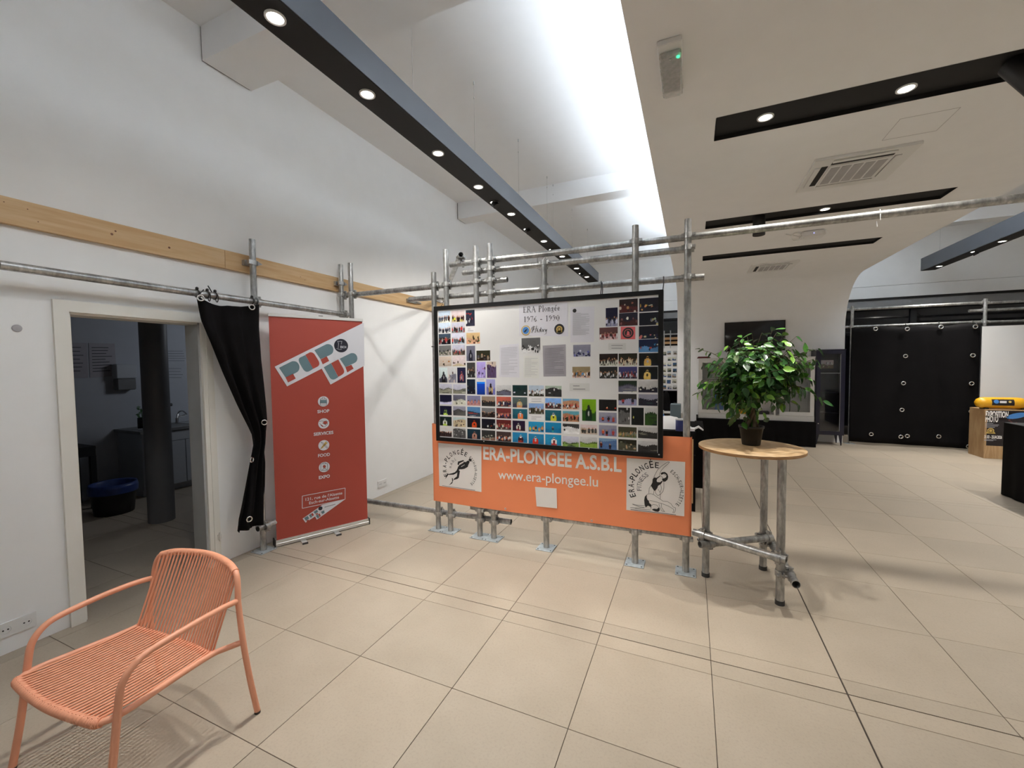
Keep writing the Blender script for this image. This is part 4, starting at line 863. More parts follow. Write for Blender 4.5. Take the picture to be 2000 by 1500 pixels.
# cable ends and ties by the left end
for pts in ([(861, 575), (866, 590), (858, 604), (866, 612)], [(868, 570), (872, 588), (866, 600)], [(852, 588), (862, 592), (870, 584)]):
    tie('loose_tie', [at('y', 3.40, u, v) for u, v in pts], .0022, sf)
MB().box(at('y', 3.43, 861, 570), at('y', 3.39, 869, 580)).build('silver_clip', 'aluminium', sf)
tie('board_tie', [(-2.29, 3.375, 1.81), (-2.32, 3.38, 1.815), (-2.335, 3.41, 1.81), (-2.31, 3.44, 1.81), (-2.27, 3.40, 1.812)], .003, board)
tag(MB().tube([at('y', 3.46, 1719, 409), at('y', 3.435, 1719.5, 420), at('y', 3.435, 1719.5, 430)], .002, 6).tube([at('y', 3.45, 1712, 432), at('y', 3.45, 1713, 443)], .003, 6).build('cut_cable_tie', 'white_plastic'), 'thin white cable tie left hanging on the long steel rail', 'cable tie')
# ================================================================== ROLL-UP BANNER
A0, B0 = Vector((-3.434, 2.508, 0)), Vector((-3.052, 3.239, 0))
BU = (B0 - A0).normalized(); BN_ = Vector((BU.y, -BU.x, 0))        # normal towards the camera
ru = thing('roll_up_banner', A0.lerp(B0, .5), 'red roll-up banner with white and teal lettering and four round icons, beside the door curtain', 'banner')
def rp(u, v, d=0.0):
    """photo pixel -> banner sheet plane pushed d towards the viewer"""
    o = A0 + BN_ * (d - 0.0); dr_ = rt * ((u - 1000) / F_PX) - up * ((v - 750) / F_PX) + fwd
    return EYE + dr_ * ((o - EYE).dot(BN_) / dr_.dot(BN_))
W_ = (B0 - A0).length
mb = MB(); n1, n2 = 16, 24; za, zb_ = 0.055, 2.085
def rs(a, z): return A0 + BU * a + Vector((0, 0, z)) + BN_ * (-0.0025 + .0015 * math.sin(a * 9 + z * 1.5))
vs = [rs(W_ * i / n1, za + (zb_ - za) * j / n2) for j in range(n2 + 1) for i in range(n1 + 1)]
mb.add(vs, [(j * (n1 + 1) + i, j * (n1 + 1) + i + 1, (j + 1) * (n1 + 1) + i + 1, (j + 1) * (n1 + 1) + i) for j in range(n2) for i in range(n1)], 0, True)
mb.build('banner_sheet', 'banner_red', ru)
mid = A0.lerp(B0, .5)
MB().obox(mid + Vector((0, 0, 2.094)), BU * (W_ / 2 + .004), BN_ * .008, (0, 0, .013)).build('top_rail', 'cabinet_white', ru)
MB().obox(mid + Vector((0, 0, 2.109)) + BU * .02, BU * .018, BN_ * .006, (0, 0, .004)).build('rail_clip', 'black_plastic', ru)
bs = MB().obox(mid + Vector((0, 0, .030)) - BN_ * .035, BU * (W_ / 2 + .01), BN_ * .045, (0, 0, .022)).obox(mid + Vector((0, 0, .056)) - BN_ * .020, BU * (W_ / 2 + .008), BN_ * .024, (0, 0, .006))
bs.cyl(A0 - BU * .01 + Vector((0, 0, .030)) + BN_ * .008, B0 + BU * .01 + Vector((0, 0, .030)) + BN_ * .008, .006, 8)
base = bs.build('base_housing', 'aluminium', ru)
for s_, P in ((-1, A0), (1, B0)): MB().obox(P + BU * (s_ * .014) + Vector((0, 0, .034)) - BN_ * .035, BU * .005, BN_ * .050, (0, 0, .030)).build('end_cap', 'black_plastic', base)
MB().obox(mid + Vector((0, 0, .006)) - BN_ * .035, BU * (W_ / 2 + .01), BN_ * .040, (0, 0, .003)).build('base_gasket', 'black_plastic', base)
for a in (.26, .62):
    MB().obox(A0 + BU * (W_ * a) + Vector((0, 0, .006)) + BN_ * .045, BU * .022, BN_ * .055, (0, 0, .0055)).obox(A0 + BU * (W_ * a) + Vector((0, 0, .0065)) + BN_ * .096, BU * .023, BN_ * .008, (0, 0, .0065), 1).build('foot', ['aluminium', 'rubber'], ru)
MB().cyl(mid - BN_ * .05 + Vector((0, 0, .05)), mid - BN_ * .04 + Vector((0, 0, 2.08)), .008, 10).build('support_pole', 'aluminium', ru)
def zR(*p): return [(525 + a * .13333, 610 + b * .13333) for a, b in p]
def zS(*p): return [(440 + a * .21333, 780 + b * .21333) for a, b in p]
def rpoly(name, polys, mat, d=.001, par=None):
    mb = MB()
    for q in polys: mb.poly([rp(u, v, d) for u, v in q])
    return mb.build(name, mat, par or ru)
rpoly('lettering_field', [zR((85, 797), (1392, 150), (775, 825), (268, 1085)), zR((1392, 150), (1402, 780), (905, 1058), (775, 825))], 'banner_white', .0012)
def bow(*p): q = smooth_path([(a_, b_, 0) for a_, b_ in p], 5); return [(v_.x, v_.y) for v_ in q]
def PB(dx, dy, k=1.0):      # bowl of a P, shifted from the first letter
    return [(150 + dx, 812 + dy)] + bow(*[(150 + dx + (a_ - 150) * k, 812 + dy + (b_ - 812) * k) for a_, b_ in ((300, 736), (350, 716), (402, 724), (438, 760), (449, 812), (430, 862), (385, 893))]) + [(150 + dx + 95 * k, 812 + dy + 141 * k)]
rpoly('lettering', [zR(*PB(0, 0)), zR(*([(535, 625), (650, 828)] + bow((612, 852), (578, 868), (545, 868), (512, 845), (478, 792), (446, 733), (438, 692), (455, 664), (480, 652)))), zR(*PB(518, -257, .93)),
    zR(*([(805, 805), (910, 745), (1018, 950)] + bow((975, 977), (945, 985), (915, 978), (892, 955), (870, 915)))), zR(*PB(890, -132, .86))], 'banner_teal', .0024).__setitem__('label', 'teal upper halves of the big letters')
rpoly('lettering', [zR((245, 953), (355, 898), (395, 970), (282, 1028)), zR(*([(535, 622)] + bow((575, 600), (605, 586), (640, 590), (668, 612), (700, 662), (730, 712), (741, 752), (728, 784), (700, 803)) + [(650, 828)])), zR((757, 690), (850, 645), (885, 712), (790, 762)),
    zR(*([(912, 745), (1018, 690)] + bow((1060, 768), (1092, 825), (1104, 865), (1094, 896), (1062, 922)) + [(1018, 945)])), zR((1122, 802), (1210, 768), (1243, 825), (1150, 880))], 'banner_red', .0024).__setitem__('label', 'red lower halves of the big letters')
BUV = (BU, Vector((0, 0, 1)))
def rdisc(u, v, r, mat, d, name='icon_disc', par=None, r0=0):
    c = rp(u, v, d); n = 28; pts = [c + BU * (r * math.cos(2 * math.pi * i / n)) + Vector((0, 0, r * math.sin(2 * math.pi * i / n))) for i in range(n)]
    return MB().poly(pts).build(name, mat, par or ru)
def rtext(s, u, v, h, mat, d=.0022, bold=.02, width=None, align='C', ux=None, par=None):
    mb = MB(); U = ux or BU; V = Vector((0, 0, 1)) if ux is None else (Vector((0, 0, 1)) - U * U.z).normalized()
    text_mb(mb, s, rp(u, v, d), U, V, width, h, bold, align); return mb.build('lettering', mat, par or ru)
def rline(par, pls, mat, w, d=.004):
    mb = MB()
    for pl in pls:
        Q = [rp(u, v, d) for u, v in pl]
        for a, b in zip(Q, Q[1:]):
            dd = (b - a).normalized(); n_ = dd.cross(BN_) * w; mb.poly([a + n_, a - n_, b - n_, b + n_])
    return mb.build('icon_drawing', mat, par)
ec = rdisc(525 + 1060 * .13333, 610 + 488 * .13333, .066, 'banner_navy', .0034, 'round_badge')
rline(ec, [zR((1005, 425), (1075, 425)), zR((1010, 425), (1022, 460), (1015, 530)), zR((1070, 425), (1062, 470)), zR((990, 528), (1030, 545), (1070, 542))], 'banner_white', .0013, .0045)
rtext('ESCH', 525 + 1092 * .13333, 610 + 524 * .13333, .022, 'banner_white', .0045, .02, .055, par=ec)
for (u, v), s, lab in (((631.7, 784), 'SHOP', 'bag'), ((632.4, 827), 'SERVICES', 'hands'), ((632.6, 869.6), 'FOOD', 'cutlery'), ((633.5, 912.2), 'EXPO', 'picture')):
    dsc = rdisc(u, v, .0495, 'banner_white', .0022)
    L = lambda *p: [(u + a, v + b) for a, b in p]
    if lab == 'bag':
        rpoly('icon_fill', [L((-6, -3), (6, -3), (6.5, 3), (-6.5, 3))], 'banner_teal', .003, dsc); rline(dsc, [L((-6, -5), (6, -5), (6.5, 7), (-6.5, 7), (-6, -5)), L((-3, -5), (-2, -8), (2, -8), (3, -5)), L((-6.4, 3.4), (6.4, 3.4))], 'banner_navy', .0016)
    if lab == 'hands':
        rpoly('icon_fill', [L((0, -4), (5, -5), (8, -1), (4, 2), (-2, 0)), L((-5, 2), (-1, 5), (-2, 7), (-6, 4))], 'banner_red', .003, dsc); rline(dsc, [L((-9, -3), (-5, -5), (0, -4), (5, -5), (9, -3)), L((-8, 0), (-3, 6), (1, 7), (5, 4), (8, 0)), L((-3, -1), (1, 1), (4, 3))], 'banner_navy', .0016)
    if lab == 'cutlery':
        rpoly('icon_fill', [L((3, -7), (7, -4), (-3, 6), (-6, 7), (-5, 4))], 'gold_print', .003, dsc); rline(dsc, [L((-6, -6), (6, 6), (7, 4), (-3, -6), (-6, -6)), L((4, -8), (8, -4)), L((-7, 7), (4, -3))], 'banner_navy', .0014)
    if lab == 'picture':
        c_ = rp(u, v, .003); rpoly('icon_fill', [[(u + 3 * math.cos(a * .6283), v - 1 + 3.2 * math.sin(a * .6283)) for a in range(10)]], 'banner_red', .003, dsc); rline(dsc, [L((-7, -6), (6, -7), (6.5, 6), (-7, 6.5), (-7, -6)), L((-4, -7), (0, -9.5), (4, -7)), L((-4, 6), (-2, 3), (3, 3), (5, 6))], 'banner_navy', .0016)
for s, u, v, wd in (('SHOP', 631.8, 805.5, .108), ('SERVICES', 632.3, 848.6, .178), ('FOOD', 633, 891, .108), ('EXPO', 633.7, 933.5, .100)): rtext(s, u, v + .5, .030, 'banner_white', .0022, .03, wd)
# address frame
cn = zS((705, 885), (1097, 812), (1097, 915), (705, 998)); rline(ru, [cn + [cn[0]]], 'banner_white', .0028, .0022)
a_ = rp(*zS((735, 930))[0], .0022); b_ = rp(*zS((1072, 868))[0], .0022); ux = (b_ - a_).normalized()
mb = MB(); V = Vector((0, 0, 1)); text_mb(mb, "121, rue de l'Alzette", a_, ux, V, (b_ - a_).length, .028, .012)
a_ = rp(*zS((768, 962))[0], .0022); b_ = rp(*zS((1042, 906))[0], .0022); text_mb(mb, 'Esch-sur-Alzette', a_, (b_ - a_).normalized(), V, (b_ - a_).length, .028, .012); mb.build('lettering', 'banner_white', ru)
rpoly('small_lettering_field', [zS((708, 1092), (890, 965), (822, 1072), (735, 1128)), zS((890, 965), (1097, 915), (838, 1102), (822, 1072))], 'banner_white', .0012)
rpoly('lettering', [zS((722, 1085), (755, 1068), (768, 1090), (738, 1112)), zS((766, 1060), (785, 1048), (795, 1075), (782, 1085)), zS((808, 1030), (840, 1010), (850, 1030), (822, 1048)), zS((828, 1065), (848, 1052), (862, 1080), (846, 1090)), zS((875, 1030), (905, 1015), (910, 1038), (888, 1050))], 'banner_teal', .0024)
rpoly('lettering', [zS((742, 1112), (760, 1100), (766, 1108), (748, 1120)), zS((785, 1048), (800, 1040), (812, 1060), (797, 1072)), zS((826, 1048), (846, 1040), (850, 1050), (832, 1058)), zS((850, 1052), (864, 1044), (874, 1068), (864, 1078))], 'banner_red', .0024)
rdisc(*zS((871, 998))[0], .019, 'banner_navy', .0034, 'round_badge')
a_ = rp(*zS((910, 990))[0], .0024); b_ = rp(*zS((1010, 962))[0], .0024)
mb = MB()
for k in range(9): 
    p = a_.lerp(b_, k / 9); q_ = a_.lerp(b_, (k + .7) / 9); mb.poly([p, q_, q_ + V * .006, p + V * .006])
mb.build('tiny_print', 'banner_navy', ru)

# ================================================================== DOOR CURTAIN
CXc = -3.405
def cy(u, v): p = at('x', CXc, u, v); return p.y, p.z
Lk = [cy(*p) for p in ((381, 578), (390, 625), (408, 668), (432, 730), (458, 790), (486, 848), (489, 868), (483, 900), (477, 940), (470, 985), (464, 1015), (461, 1043))]
Rk = [cy(*p) for p in ((503, 594), (502, 640), (505, 700), (510, 745), (515, 790), (518, 822), (515, 852), (509, 900), (510, 940), (511, 985), (511, 1015), (512, 1047))]
def lerpk(K, z):
    K = sorted(K, key=lambda a: -a[1])
    if z >= K[0][1]: return K[0][0]
    for a, b in zip(K, K[1:]):
        if a[1] >= z >= b[1]: t = (a[1] - z) / max(1e-6, a[1] - b[1]); return a[0] + (b[0] - a[0]) * t
    return K[-1][0]
cu = thing('door_curtain', (CXc, 2.3, 0.28), 'black eyelet curtain tied to the wall rail and twisted round the upright beside the doorway', 'curtain')
mb = MB(); nz, nx = 60, 36; zt, zb2 = 2.165, 0.285; vs = []
for j in range(nz + 1):
    t = j / nz; z = zt + (zb2 - zt) * t; l, r = lerpk(Lk, z), lerpk(Rk, z); wd = r - l
    for i in range(nx + 1):
        s = i / nx; amp = .038 * min(1, .45 + t * 2.5) * (1 if wd > .1 else .6)
        fold = abs(math.sin(s * 9 + 2.5 * t * (1 - s))) * 1.5 - .7 + math.sin(s * 21 - t * 5 + 1) * .35
        sag = 0.0
        if t < .05: sag = -.045 * math.sin(math.pi * s) - .02 * math.sin(math.pi * min(1, s * 2.2)) 
        vs.append((CXc + amp * fold + .02, l + wd * s, z + sag * (1 - t / .05) * 1.0 if t < .05 else z))
mb.add(vs, [(j * (nx + 1) + i, (j + 1) * (nx + 1) + i, (j + 1) * (nx + 1) + i + 1, j * (nx + 1) + i + 1) for j in range(nz) for i in range(nx)], 0, True)
# back layer and narrow right-hand strip past the twist
K2l = [cy(*p) for p in ((500, 845), (507, 900), (511, 960), (509, 1000))]; K2r = [cy(*p) for p in ((516, 845), (521, 905), (520, 955), (512, 1000))]
vs = []; n2 = 20
for j in range(n2 + 1):
    z = K2l[0][1] + (K2l[-1][1] - K2l[0][1]) * j / n2; l, r = lerpk(K2l, z), lerpk(K2r, z)
    for i in range(7): s = i / 6; vs.append((-3.435 + .012 * math.sin(s * 8), l + (r - l) * s, z))
mb.add(vs, [(j * 7 + i, (j + 1) * 7 + i, (j + 1) * 7 + i + 1, j * 7 + i + 1) for j in range(n2) for i in range(6)], 0, True)
o = mb.build('cloth', 'black_cloth', cu)
sm = o.modifiers.new('thick', 'SOLIDIFY'); sm.thickness = .004; sm.offset = 0
for (u, v), ax in (((392, 582), (1, -.2, 0)), ((492, 600), (1, -.3, 0)), ((516, 825), (1, -.6, 0)), ((492, 898), (1, .5, 0)), ((487, 1014), (1, -.2, 0))):
    p = at('x', CXc + .055, u, v); MB().torus(p, ax, .020, .0055, 20, 8).build('eyelet', 'chrome', cu)
for u, v in ((384, 571), (404, 573), (419, 572), (491, 580)):
    p = at('x', -3.43, u, v); c = Vector((-3.432, p.y, 2.192))
    MB().torus(c, (0, 1, 0), TR + .004, .004, 18, 6).torus(c + Vector((.02, .006, -.02)), (.3, 1, 0), TR + .006, .0035, 18, 6).build('tie_cord', 'black_plastic', cu)
    MB().lathe(c + Vector((0.008, 0, TR + .004)), [(0, -.008), (.011, 0), (.010, .012), (0, .018)], 12).build('cord_knot', 'black_plastic', cu)
for a, b in (((398, 566), (388, 575)), ((406, 558), (414, 571))):
    MB().tube([at('x', -3.42, *a), at('x', -3.41, *b)], .0042, 6).build('cord_end', 'black_plastic', cu)

# ================================================================== COVERED TUBE TABLE
LEG = [(0.107, 3.402), (0.522, 3.683), (0.551, 3.183)]; TZ, TRr = 1.010, 0.342
tb = thing('standing_table', (0.393, 3.423, 0), 'tall round wooden table on three galvanised tube legs to the right of the scaffold', 'table')
mb = MB().lathe((0.393, 3.423, TZ), [(0, -.022), (TRr - .002, -.022), (TRr, -.020)], 72).lathe((0.393, 3.423, TZ), [(TRr, -.002), (TRr - .002, 0), (0, 0)], 72).lathe((0.393, 3.423, TZ), [(TRr, -.020), (TRr, -.002)], 72, mi=1)
mb.build('tabletop', ['plywood', 'plywood_edge'], tb)
for x, y in LEG:
    l = MB().pipe((x, y, .02), (x, y, TZ - .022), TR).build('leg', 'galvanised', tb, origin=(x, y, 0))
    MB().cyl((x, y, 0), (x, y, .030), TR + .003, 20).build('rubber_foot', 'rubber', l, origin=(x, y, 0))
def ext(a, b, e0, e1, z, side):
    a, b = Vector((*a, z)), Vector((*b, z)); d = (b - a).normalized(); n_ = Vector((d.y, -d.x, 0)) * side * (2 * TR + .004); return a - d * e0 + n_, b + d * e1 + n_
for (i, j, e0, e1, z, sd) in ((0, 2, .07, .05, .335, 1), (0, 1, .09, .02, .275, 1), (1, 2, .03, .14, .215, -1)):
    a, b = ext(LEG[i], LEG[j], e0, e1, z, sd); MB().pipe(a, b, TR).build('stretcher', 'galvanised', tb)
    d = (b - a).normalized(); ang = math.atan2(d.y, d.x) + (math.pi if sd > 0 else 0)
    for k in (i, j):
        c_ = coupler(tb, (*LEG[k], z), ang)

# ------------------------------------------------------------------ potted ficus
PX, PYy = 0.408, 3.50
pl = thing('potted_ficus', (PX, PYy, TZ), 'leafy green ficus in a small black pot standing on the round table', 'plant')
pot = MB().lathe((PX, PYy, TZ), [(0, 0.001), (.058, .001), (.060, .004), (.078, .125), (.084, .127), (.085, .143), (.080, .143), (.076, .128), (.074, .118), (0, .118)], 32).build('pot', 'pot_black', pl, origin=(PX, PYy, TZ))
MB().lathe((PX, PYy, TZ), [(.075, .119), (.04, .126), (0, .124)], 24).build('soil', 'soil', pl)
rnd = random.Random(11)
crown = Vector((PX + .015, PYy, TZ + .500)); RXc, RZc = .435, .415
tips = []; stems = MB()
for k in range(5):
    a = k * 1.256; p = [Vector((PX + .045 * math.cos(a), PYy + .045 * math.sin(a), TZ + .118)), Vector((PX + .022 * math.cos(a + .6), PYy + .022 * math.sin(a + .6), TZ + .19)), Vector((PX + .016 * math.cos(a + 2), PYy + .016 * math.sin(a + 2), TZ + .27)), Vector((PX + .016 * math.cos(a + 3.6), PYy + .016 * math.sin(a + 3.6), TZ + .34)), Vector((PX + .05 * math.cos(a + 4.4), PYy + .05 * math.sin(a + 4.4), TZ + .40))]
    stems.tube(smooth_path(p, 5), .010, 8, rf=lambda q, m: .013 * (1 - .55 * q / m)); tips.append(p[-1])
stems.build('trunk', 'bark', pl)
def lf(mats_seed):
    L, W = .064, .042; mb = MB(); n = 6; vs = []
    for i in range(n + 1):
        t = i / n; wd = W * math.sin(math.pi * min(1, t ** .8)) ** .8 * (1 - .25 * t) * .5 if 0 < i < n else .0006; z = -.012 * t * t
        for s in (-1, 0, 1): vs.append((L * t, s * wd, z + (abs(s) * .004)))
    mb.add(vs, [(i * 3 + k, i * 3 + 3 + k, i * 3 + 4 + k, i * 3 + 1 + k) for i in range(n) for k in range(2)], 0, True); return mb.mesh('leaf', mats_seed)
LM = [lf(m) for m in ('leaf_dark', 'leaf_mid', 'leaf_lime', 'leaf_pale')]
br = MB(); leaves = []
def twig(a, b, nl):
    mid_ = a.lerp(b, .5) + Vector((rnd.uniform(-.02, .02), rnd.uniform(-.02, .02), .03)); P = smooth_path([a, mid_, b], 4)
    br.tube(P, .003, 5, rf=lambda q, m: .003 * (1 - .85 * q / m) + .0004)
    for i in range(nl):
        t = .35 + .65 * (i + 1) / nl; q = P[min(len(P) - 1, int(t * (len(P) - 1)))]; d = (b - a).normalized()
        side = d.cross(Vector((rnd.uniform(-1, 1), rnd.uniform(-1, 1), rnd.uniform(-1, 1)))).normalized()
        dr_ = (d * .55 + side * .8 + Vector((0, 0, -.75))).normalized(); leaves.append((q, dr_))
spec = [(-.56, .22), (.56, .20), (-.56, -.12), (.60, -.16), (-.5, .10), (.5, .18), (.55, -.02)]
for k in range(250):
    u = rnd.uniform(-1, 1); th = rnd.uniform(0, 2 * math.pi); r = math.sqrt(1 - u * u); R_ = rnd.uniform(.35, .93)
    zz = u * RZc * (1.0 if u > 0 else .95)
    e = crown + Vector((r * math.cos(th) * RXc * R_, r * math.sin(th) * RXc * .8 * R_, zz * R_)) + Vector((.05 * u, 0, 0))
    s_ = tips[k % 5].lerp(crown, rnd.uniform(.0, .5)); twig(s_, e, 7)
for k, (dx, dz) in enumerate(spec): twig(crown + Vector((dx * .3, 0, dz * .3)), crown + Vector((dx * .66, rnd.uniform(-.1, .1), dz)), 6)
br.build('branches', 'bark', pl, origin=(PX, PYy, TZ + .4))
leaves.sort(key=lambda q: q[0].y)            # nearest to the camera first
far_leaf = MB()
for i, (q, d) in enumerate(leaves):
    o_ = (q - crown).normalized(); upv = (o_ * .9 + Vector((rnd.uniform(-.7, .7), rnd.uniform(-.8, .5), .55))).normalized(); y = upv.cross(d).normalized(); z = d.cross(y)
    M_ = Matrix((d, y, z)).transposed(); s_ = rnd.uniform(.75, 1.2); mi = rnd.choices((0, 1, 2, 3), (9, 7, 2.5, .4))[0]
    if i < 298:
        o = bpy.data.objects.new('leaf', LM[mi]); sc.collection.objects.link(o); o.parent = pl; o.location = q - ORI[pl.name]; o.rotation_euler = M_.to_euler(); o.scale = (s_,) * 3
    else:
        me = LM[mi]; far_leaf.add([q + M_ @ (v.co * s_) for v in me.vertices], [tuple(f.vertices) for f in me.polygons], mi, True)
far_leaf.build('foliage', ['leaf_dark', 'leaf_mid', 'leaf_lime', 'leaf_pale'], pl, origin=crown, kind='stuff')

# ================================================================== CORAL ARMCHAIR
CXX, CYY = -2.208, 0.92; ang = math.radians(-2.6)
ch = thing('cord_armchair', (CXX, CYY, 0), 'coral pink tube armchair with a woven cord seat and back in front of the doorway', 'chair')
ca, sa = math.cos(ang), math.sin(ang)
def C(x, y, z): return Vector((CXX + x * ca + y * sa, CYY - x * sa + y * ca, z))
tr = .0125
for s in (-1, 1):
    MB().tube(smooth_path([C(s * .362, .294, .008), C(s * .354, .27, .18), C(s * .345, .252, .36), C(s * .312, .258, .545)], 6), tr, 14).build('rear_leg', 'coral_paint', ch)
    MB().tube(smooth_path([C(s * .322, -.250, .008), C(s * .318, -.218, .20), C(s * .316, -.190, .42), C(s * .317, -.175, .485), C(s * .319, -.140, .528), C(s * .320, -.085, .548), C(s * .322, .05, .558), C(s * .318, .17, .558), C(s * .312, .250, .550)], 6), tr, 14).build('front_leg', 'coral_paint', ch, label='front leg that bends back into the armrest')
    for x, y in ((.362, .294), (.322, -.250)): MB().lathe(C(s * x, y, 0), [(0, 0), (.013, .001), (.013, .010), (.0126, .011)], 14).build('foot_cap', 'rubber', ch)
def mir(h): return [C(-x, y, z) for x, y, z in h] + [C(x, y, z) for x, y, z in reversed(h[:-1])]
H0 = [(.312, .258, .545), (.305, .264, .60), (.292, .272, .645), (.262, .283, .672), (.20, .300, .683), (.10, .322, .687), (0, .330, .689)]
MB().tube(smooth_path(mir(H0), 8), tr, 14).build('back_hoop', 'coral_paint', ch)
S0 = [(.336, .252, .362), (.302, .205, .357), (.278, .15, .355), (.290, 0, .362), (.308, -.13, .368), (.310, -.18, .370), (.297, -.218, .370), (.26, -.240, .369), (.12, -.253, .368), (0, -.257, .367)]
MB().tube(smooth_path(mir(S0), 6), tr, 14).build('seat_frame', 'coral_paint', ch)
KBv = [(.270, .155, .352), (.12, .172, .344), (0, .176, .341)]
MB().tube(smooth_path(mir(KBv), 6), tr, 12).build('rear_crossbar', 'coral_paint', ch)
F0 = [(.290, -.229, .370), (.26, -.240, .369), (.12, -.253, .368), (0, -.257, .367)]
MB().tube(smooth_path(mir(F0), 36), .0155, 12, rf=lambda k, m: .0158 + .0016 * (k % 4 < 2)).build('cord_wrapping', 'coral_cord', ch, label='cord wound round the front bar')
HB = [(.272, .279, .667), (.20, .300, .683), (.10, .322, .687), (0, .330, .689)]
MB().tube(smooth_path(mir(HB), 30), .0152, 12, rf=lambda k, m: .0152 + .0013 * (k % 4 < 2)).build('cord_wrapping', 'coral_cord', ch, label='cord wound round the back hoop')
def yon(K, x):
    for a, b in zip(K, K[1:]):
        if a[0] <= x <= b[0]: t = (x - a[0]) / (b[0] - a[0]); return [a[i] + (b[i] - a[i]) * t for i in (1, 2)]
    return K[-1][1:] if x > 0 else K[0][1:]
def mk(h): return [(-x, y, z) for x, y, z in h] + [(x, y, z) for x, y, z in reversed(h[:-1])]
KF, KB, KH = mk(F0), mk(KBv), mk(HB)
NC = 29
for k in range(NC):
    xf = -.284 + .568 * k / (NC - 1); xb = xf * .92; f, b = yon(KF, xf), yon(KB, xb)
    for dz in (.0145, ):
        p0 = C(xf, f[0] - .004, f[1] + dz); p2 = C(xb, b[0], b[1] + dz - .001); m_ = p0.lerp(p2, .5) - Vector((0, 0, .010))
        MB().tube([p0, p0.lerp(p2, .2) - Vector((0, 0, .007)), m_, p0.lerp(p2, .8) - Vector((0, 0, .007)), p2], .0043, 8).build('seat_cord', 'coral_cord', ch)
NB = 27
for k in range(NB):
    xh = -.262 + .524 * k / (NB - 1); xb = xh * .995; h, b = yon(KH, xh), yon(KB, xb)
    MB().tube([C(xh, h[0] - .012, h[1] + .004), C((xh + xb) / 2, (h[0] + b[0]) / 2 - .008, (h[1] + b[1]) / 2), C(xb, b[0] - .008, b[1] - .010)], .0043, 8).build('back_cord', 'coral_cord', ch)
    if k in (0, 1, 25, 26): MB().tube([C(xh * 1.02, h[0] + .012, h[1]), C(xb, b[0] + .012, b[1] - .008)], .0043, 8).build('back_cord', 'coral_cord', ch)
# ================================================================== BACK OF THE ROOM
# long black-draped table with the white glass cabinet
YT1 = 9.46
t = thing('draped_table', (1.14, YT1 + .3, 0), 'low table covered to the floor in black cloth under the white glass cabinet', 'table')
mb = MB().box((0.10, YT1, 0.470), (2.175, RY - .02, 0.477))
n = 80; vs = []
for j in range(9):
    z = .475 * (1 - j / 8)
    for i in range(n + 1):
        x = .10 + 2.075 * i / n; vs.append((x, YT1 - .004 - .012 * (1 - z / .475) * (1 + math.sin(i * .9)) , max(z, .003)))
mb.add(vs, [(j * (n + 1) + i, (j + 1) * (n + 1) + i, (j + 1) * (n + 1) + i + 1, j * (n + 1) + i + 1) for j in range(8) for i in range(n)], 0, True)
mb.box((2.165, YT1, .003), (2.175, RY - .02, .475)).box((.10, YT1, .003), (.11, RY - .02, .475)); mb.build('black_cloth', 'black_cloth', t)
cb = thing('display_cabinet', (1.15, 9.55, .478), 'wide white cabinet with glass doors on the black-draped table behind the plant', 'cabinet')
x0, x1, z0, z1, y0, y1 = 0.135, 2.165, .478, 1.730, 9.55, 9.95
MB().box((x0, y0 + .02, z0), (x0 + .03, y1, z1)).box((x1 - .03, y0 + .02, z0), (x1, y1, z1)).box((x0, y0 + .02, z1 - .03), (x1, y1, z1)).box((x0, y0, z0), (x1, y1, z0 + .10)).box((x0, y1 - .012, z0), (x1, y1, z1)).box((x0, y0 - .01, z1 - .012), (x1, y1, z1 + .004)).build('carcass', 'cabinet_white', cb)
MB().box((x0 + .03, y0 + .05, 1.06), (x1 - .03, y1 - .02, 1.078)).build('shelf', 'cabinet_white', cb)
def cdoor(a, b):
    fr = .065; d = MB().box((a, y0, z0 + .105), (a + fr, y0 + .02, z1 - .015)).box((b - fr, y0, z0 + .105), (b, y0 + .02, z1 - .015)).box((a + fr, y0, z0 + .105), (b - fr, y0 + .02, z0 + .18)).box((a + fr, y0, z1 - .09), (b - fr, y0 + .02, z1 - .015)).build('door', 'cabinet_white', cb)
    MB().box((a + fr, y0 + .008, z0 + .18), (b - fr, y0 + .012, z1 - .09)).build('door_glass', 'clear_glass', d)
cdoor(x0 + .005, x0 + .57); cdoor(x1 - .57, x1 - .005)
for x in (x0 + .72, x1 - .66): MB().box((x, y0 + .02, z0 + .10), (x + .03, y1 - .02, z1 - .03)).build('divider', 'cabinet_white', cb)
for a, w_, h, mt, lab in ((.32, .16, .45, 'blue_print', 'blue folder standing behind the left glass door of the cabinet'), (.76, .20, .10, 'tank_yellow', 'low yellow box on the open cabinet floor behind the plant pot'), (1.05, .26, .06, 'black_plastic', 'flat black case on the open cabinet floor')):
    tag(MB().bbox((x0 + a, y0 + .14, z0 + .1003), (x0 + a + w_, y0 + .30, z0 + .1 + h), .006).build('folder' if h > .3 else 'small_box', mt), lab, 'folder' if h > .3 else 'box')
tag(MB().bbox((.105, 9.60, 1.736), (.36, 9.85, 1.755), .006).bbox((.12, 9.62, 1.755), (.34, 9.83, 1.772), .006).build('folded_cloth', 'red_cloth'), 'dark red folded cloth on the left end of the white cabinet', 'cloth')
mb = MB(); rn = random.Random(4)
for k in range(3):
    P = [Vector((1.72 + rn.uniform(0, .36), 9.62 + rn.uniform(0, .2), 1.745 + .012 * k + .03 * abs(math.sin(q)))) for q in range(7)]; mb.tube(smooth_path(P, 5), .008, 6)
tag(mb.build('coiled_cable', 'black_plastic'), 'black cable heaped on the right end of the white cabinet', 'cable')
tv = thing('television', (1.20, RY - .05, 2.0), 'black flat television on the taupe wall behind the plant', 'television')
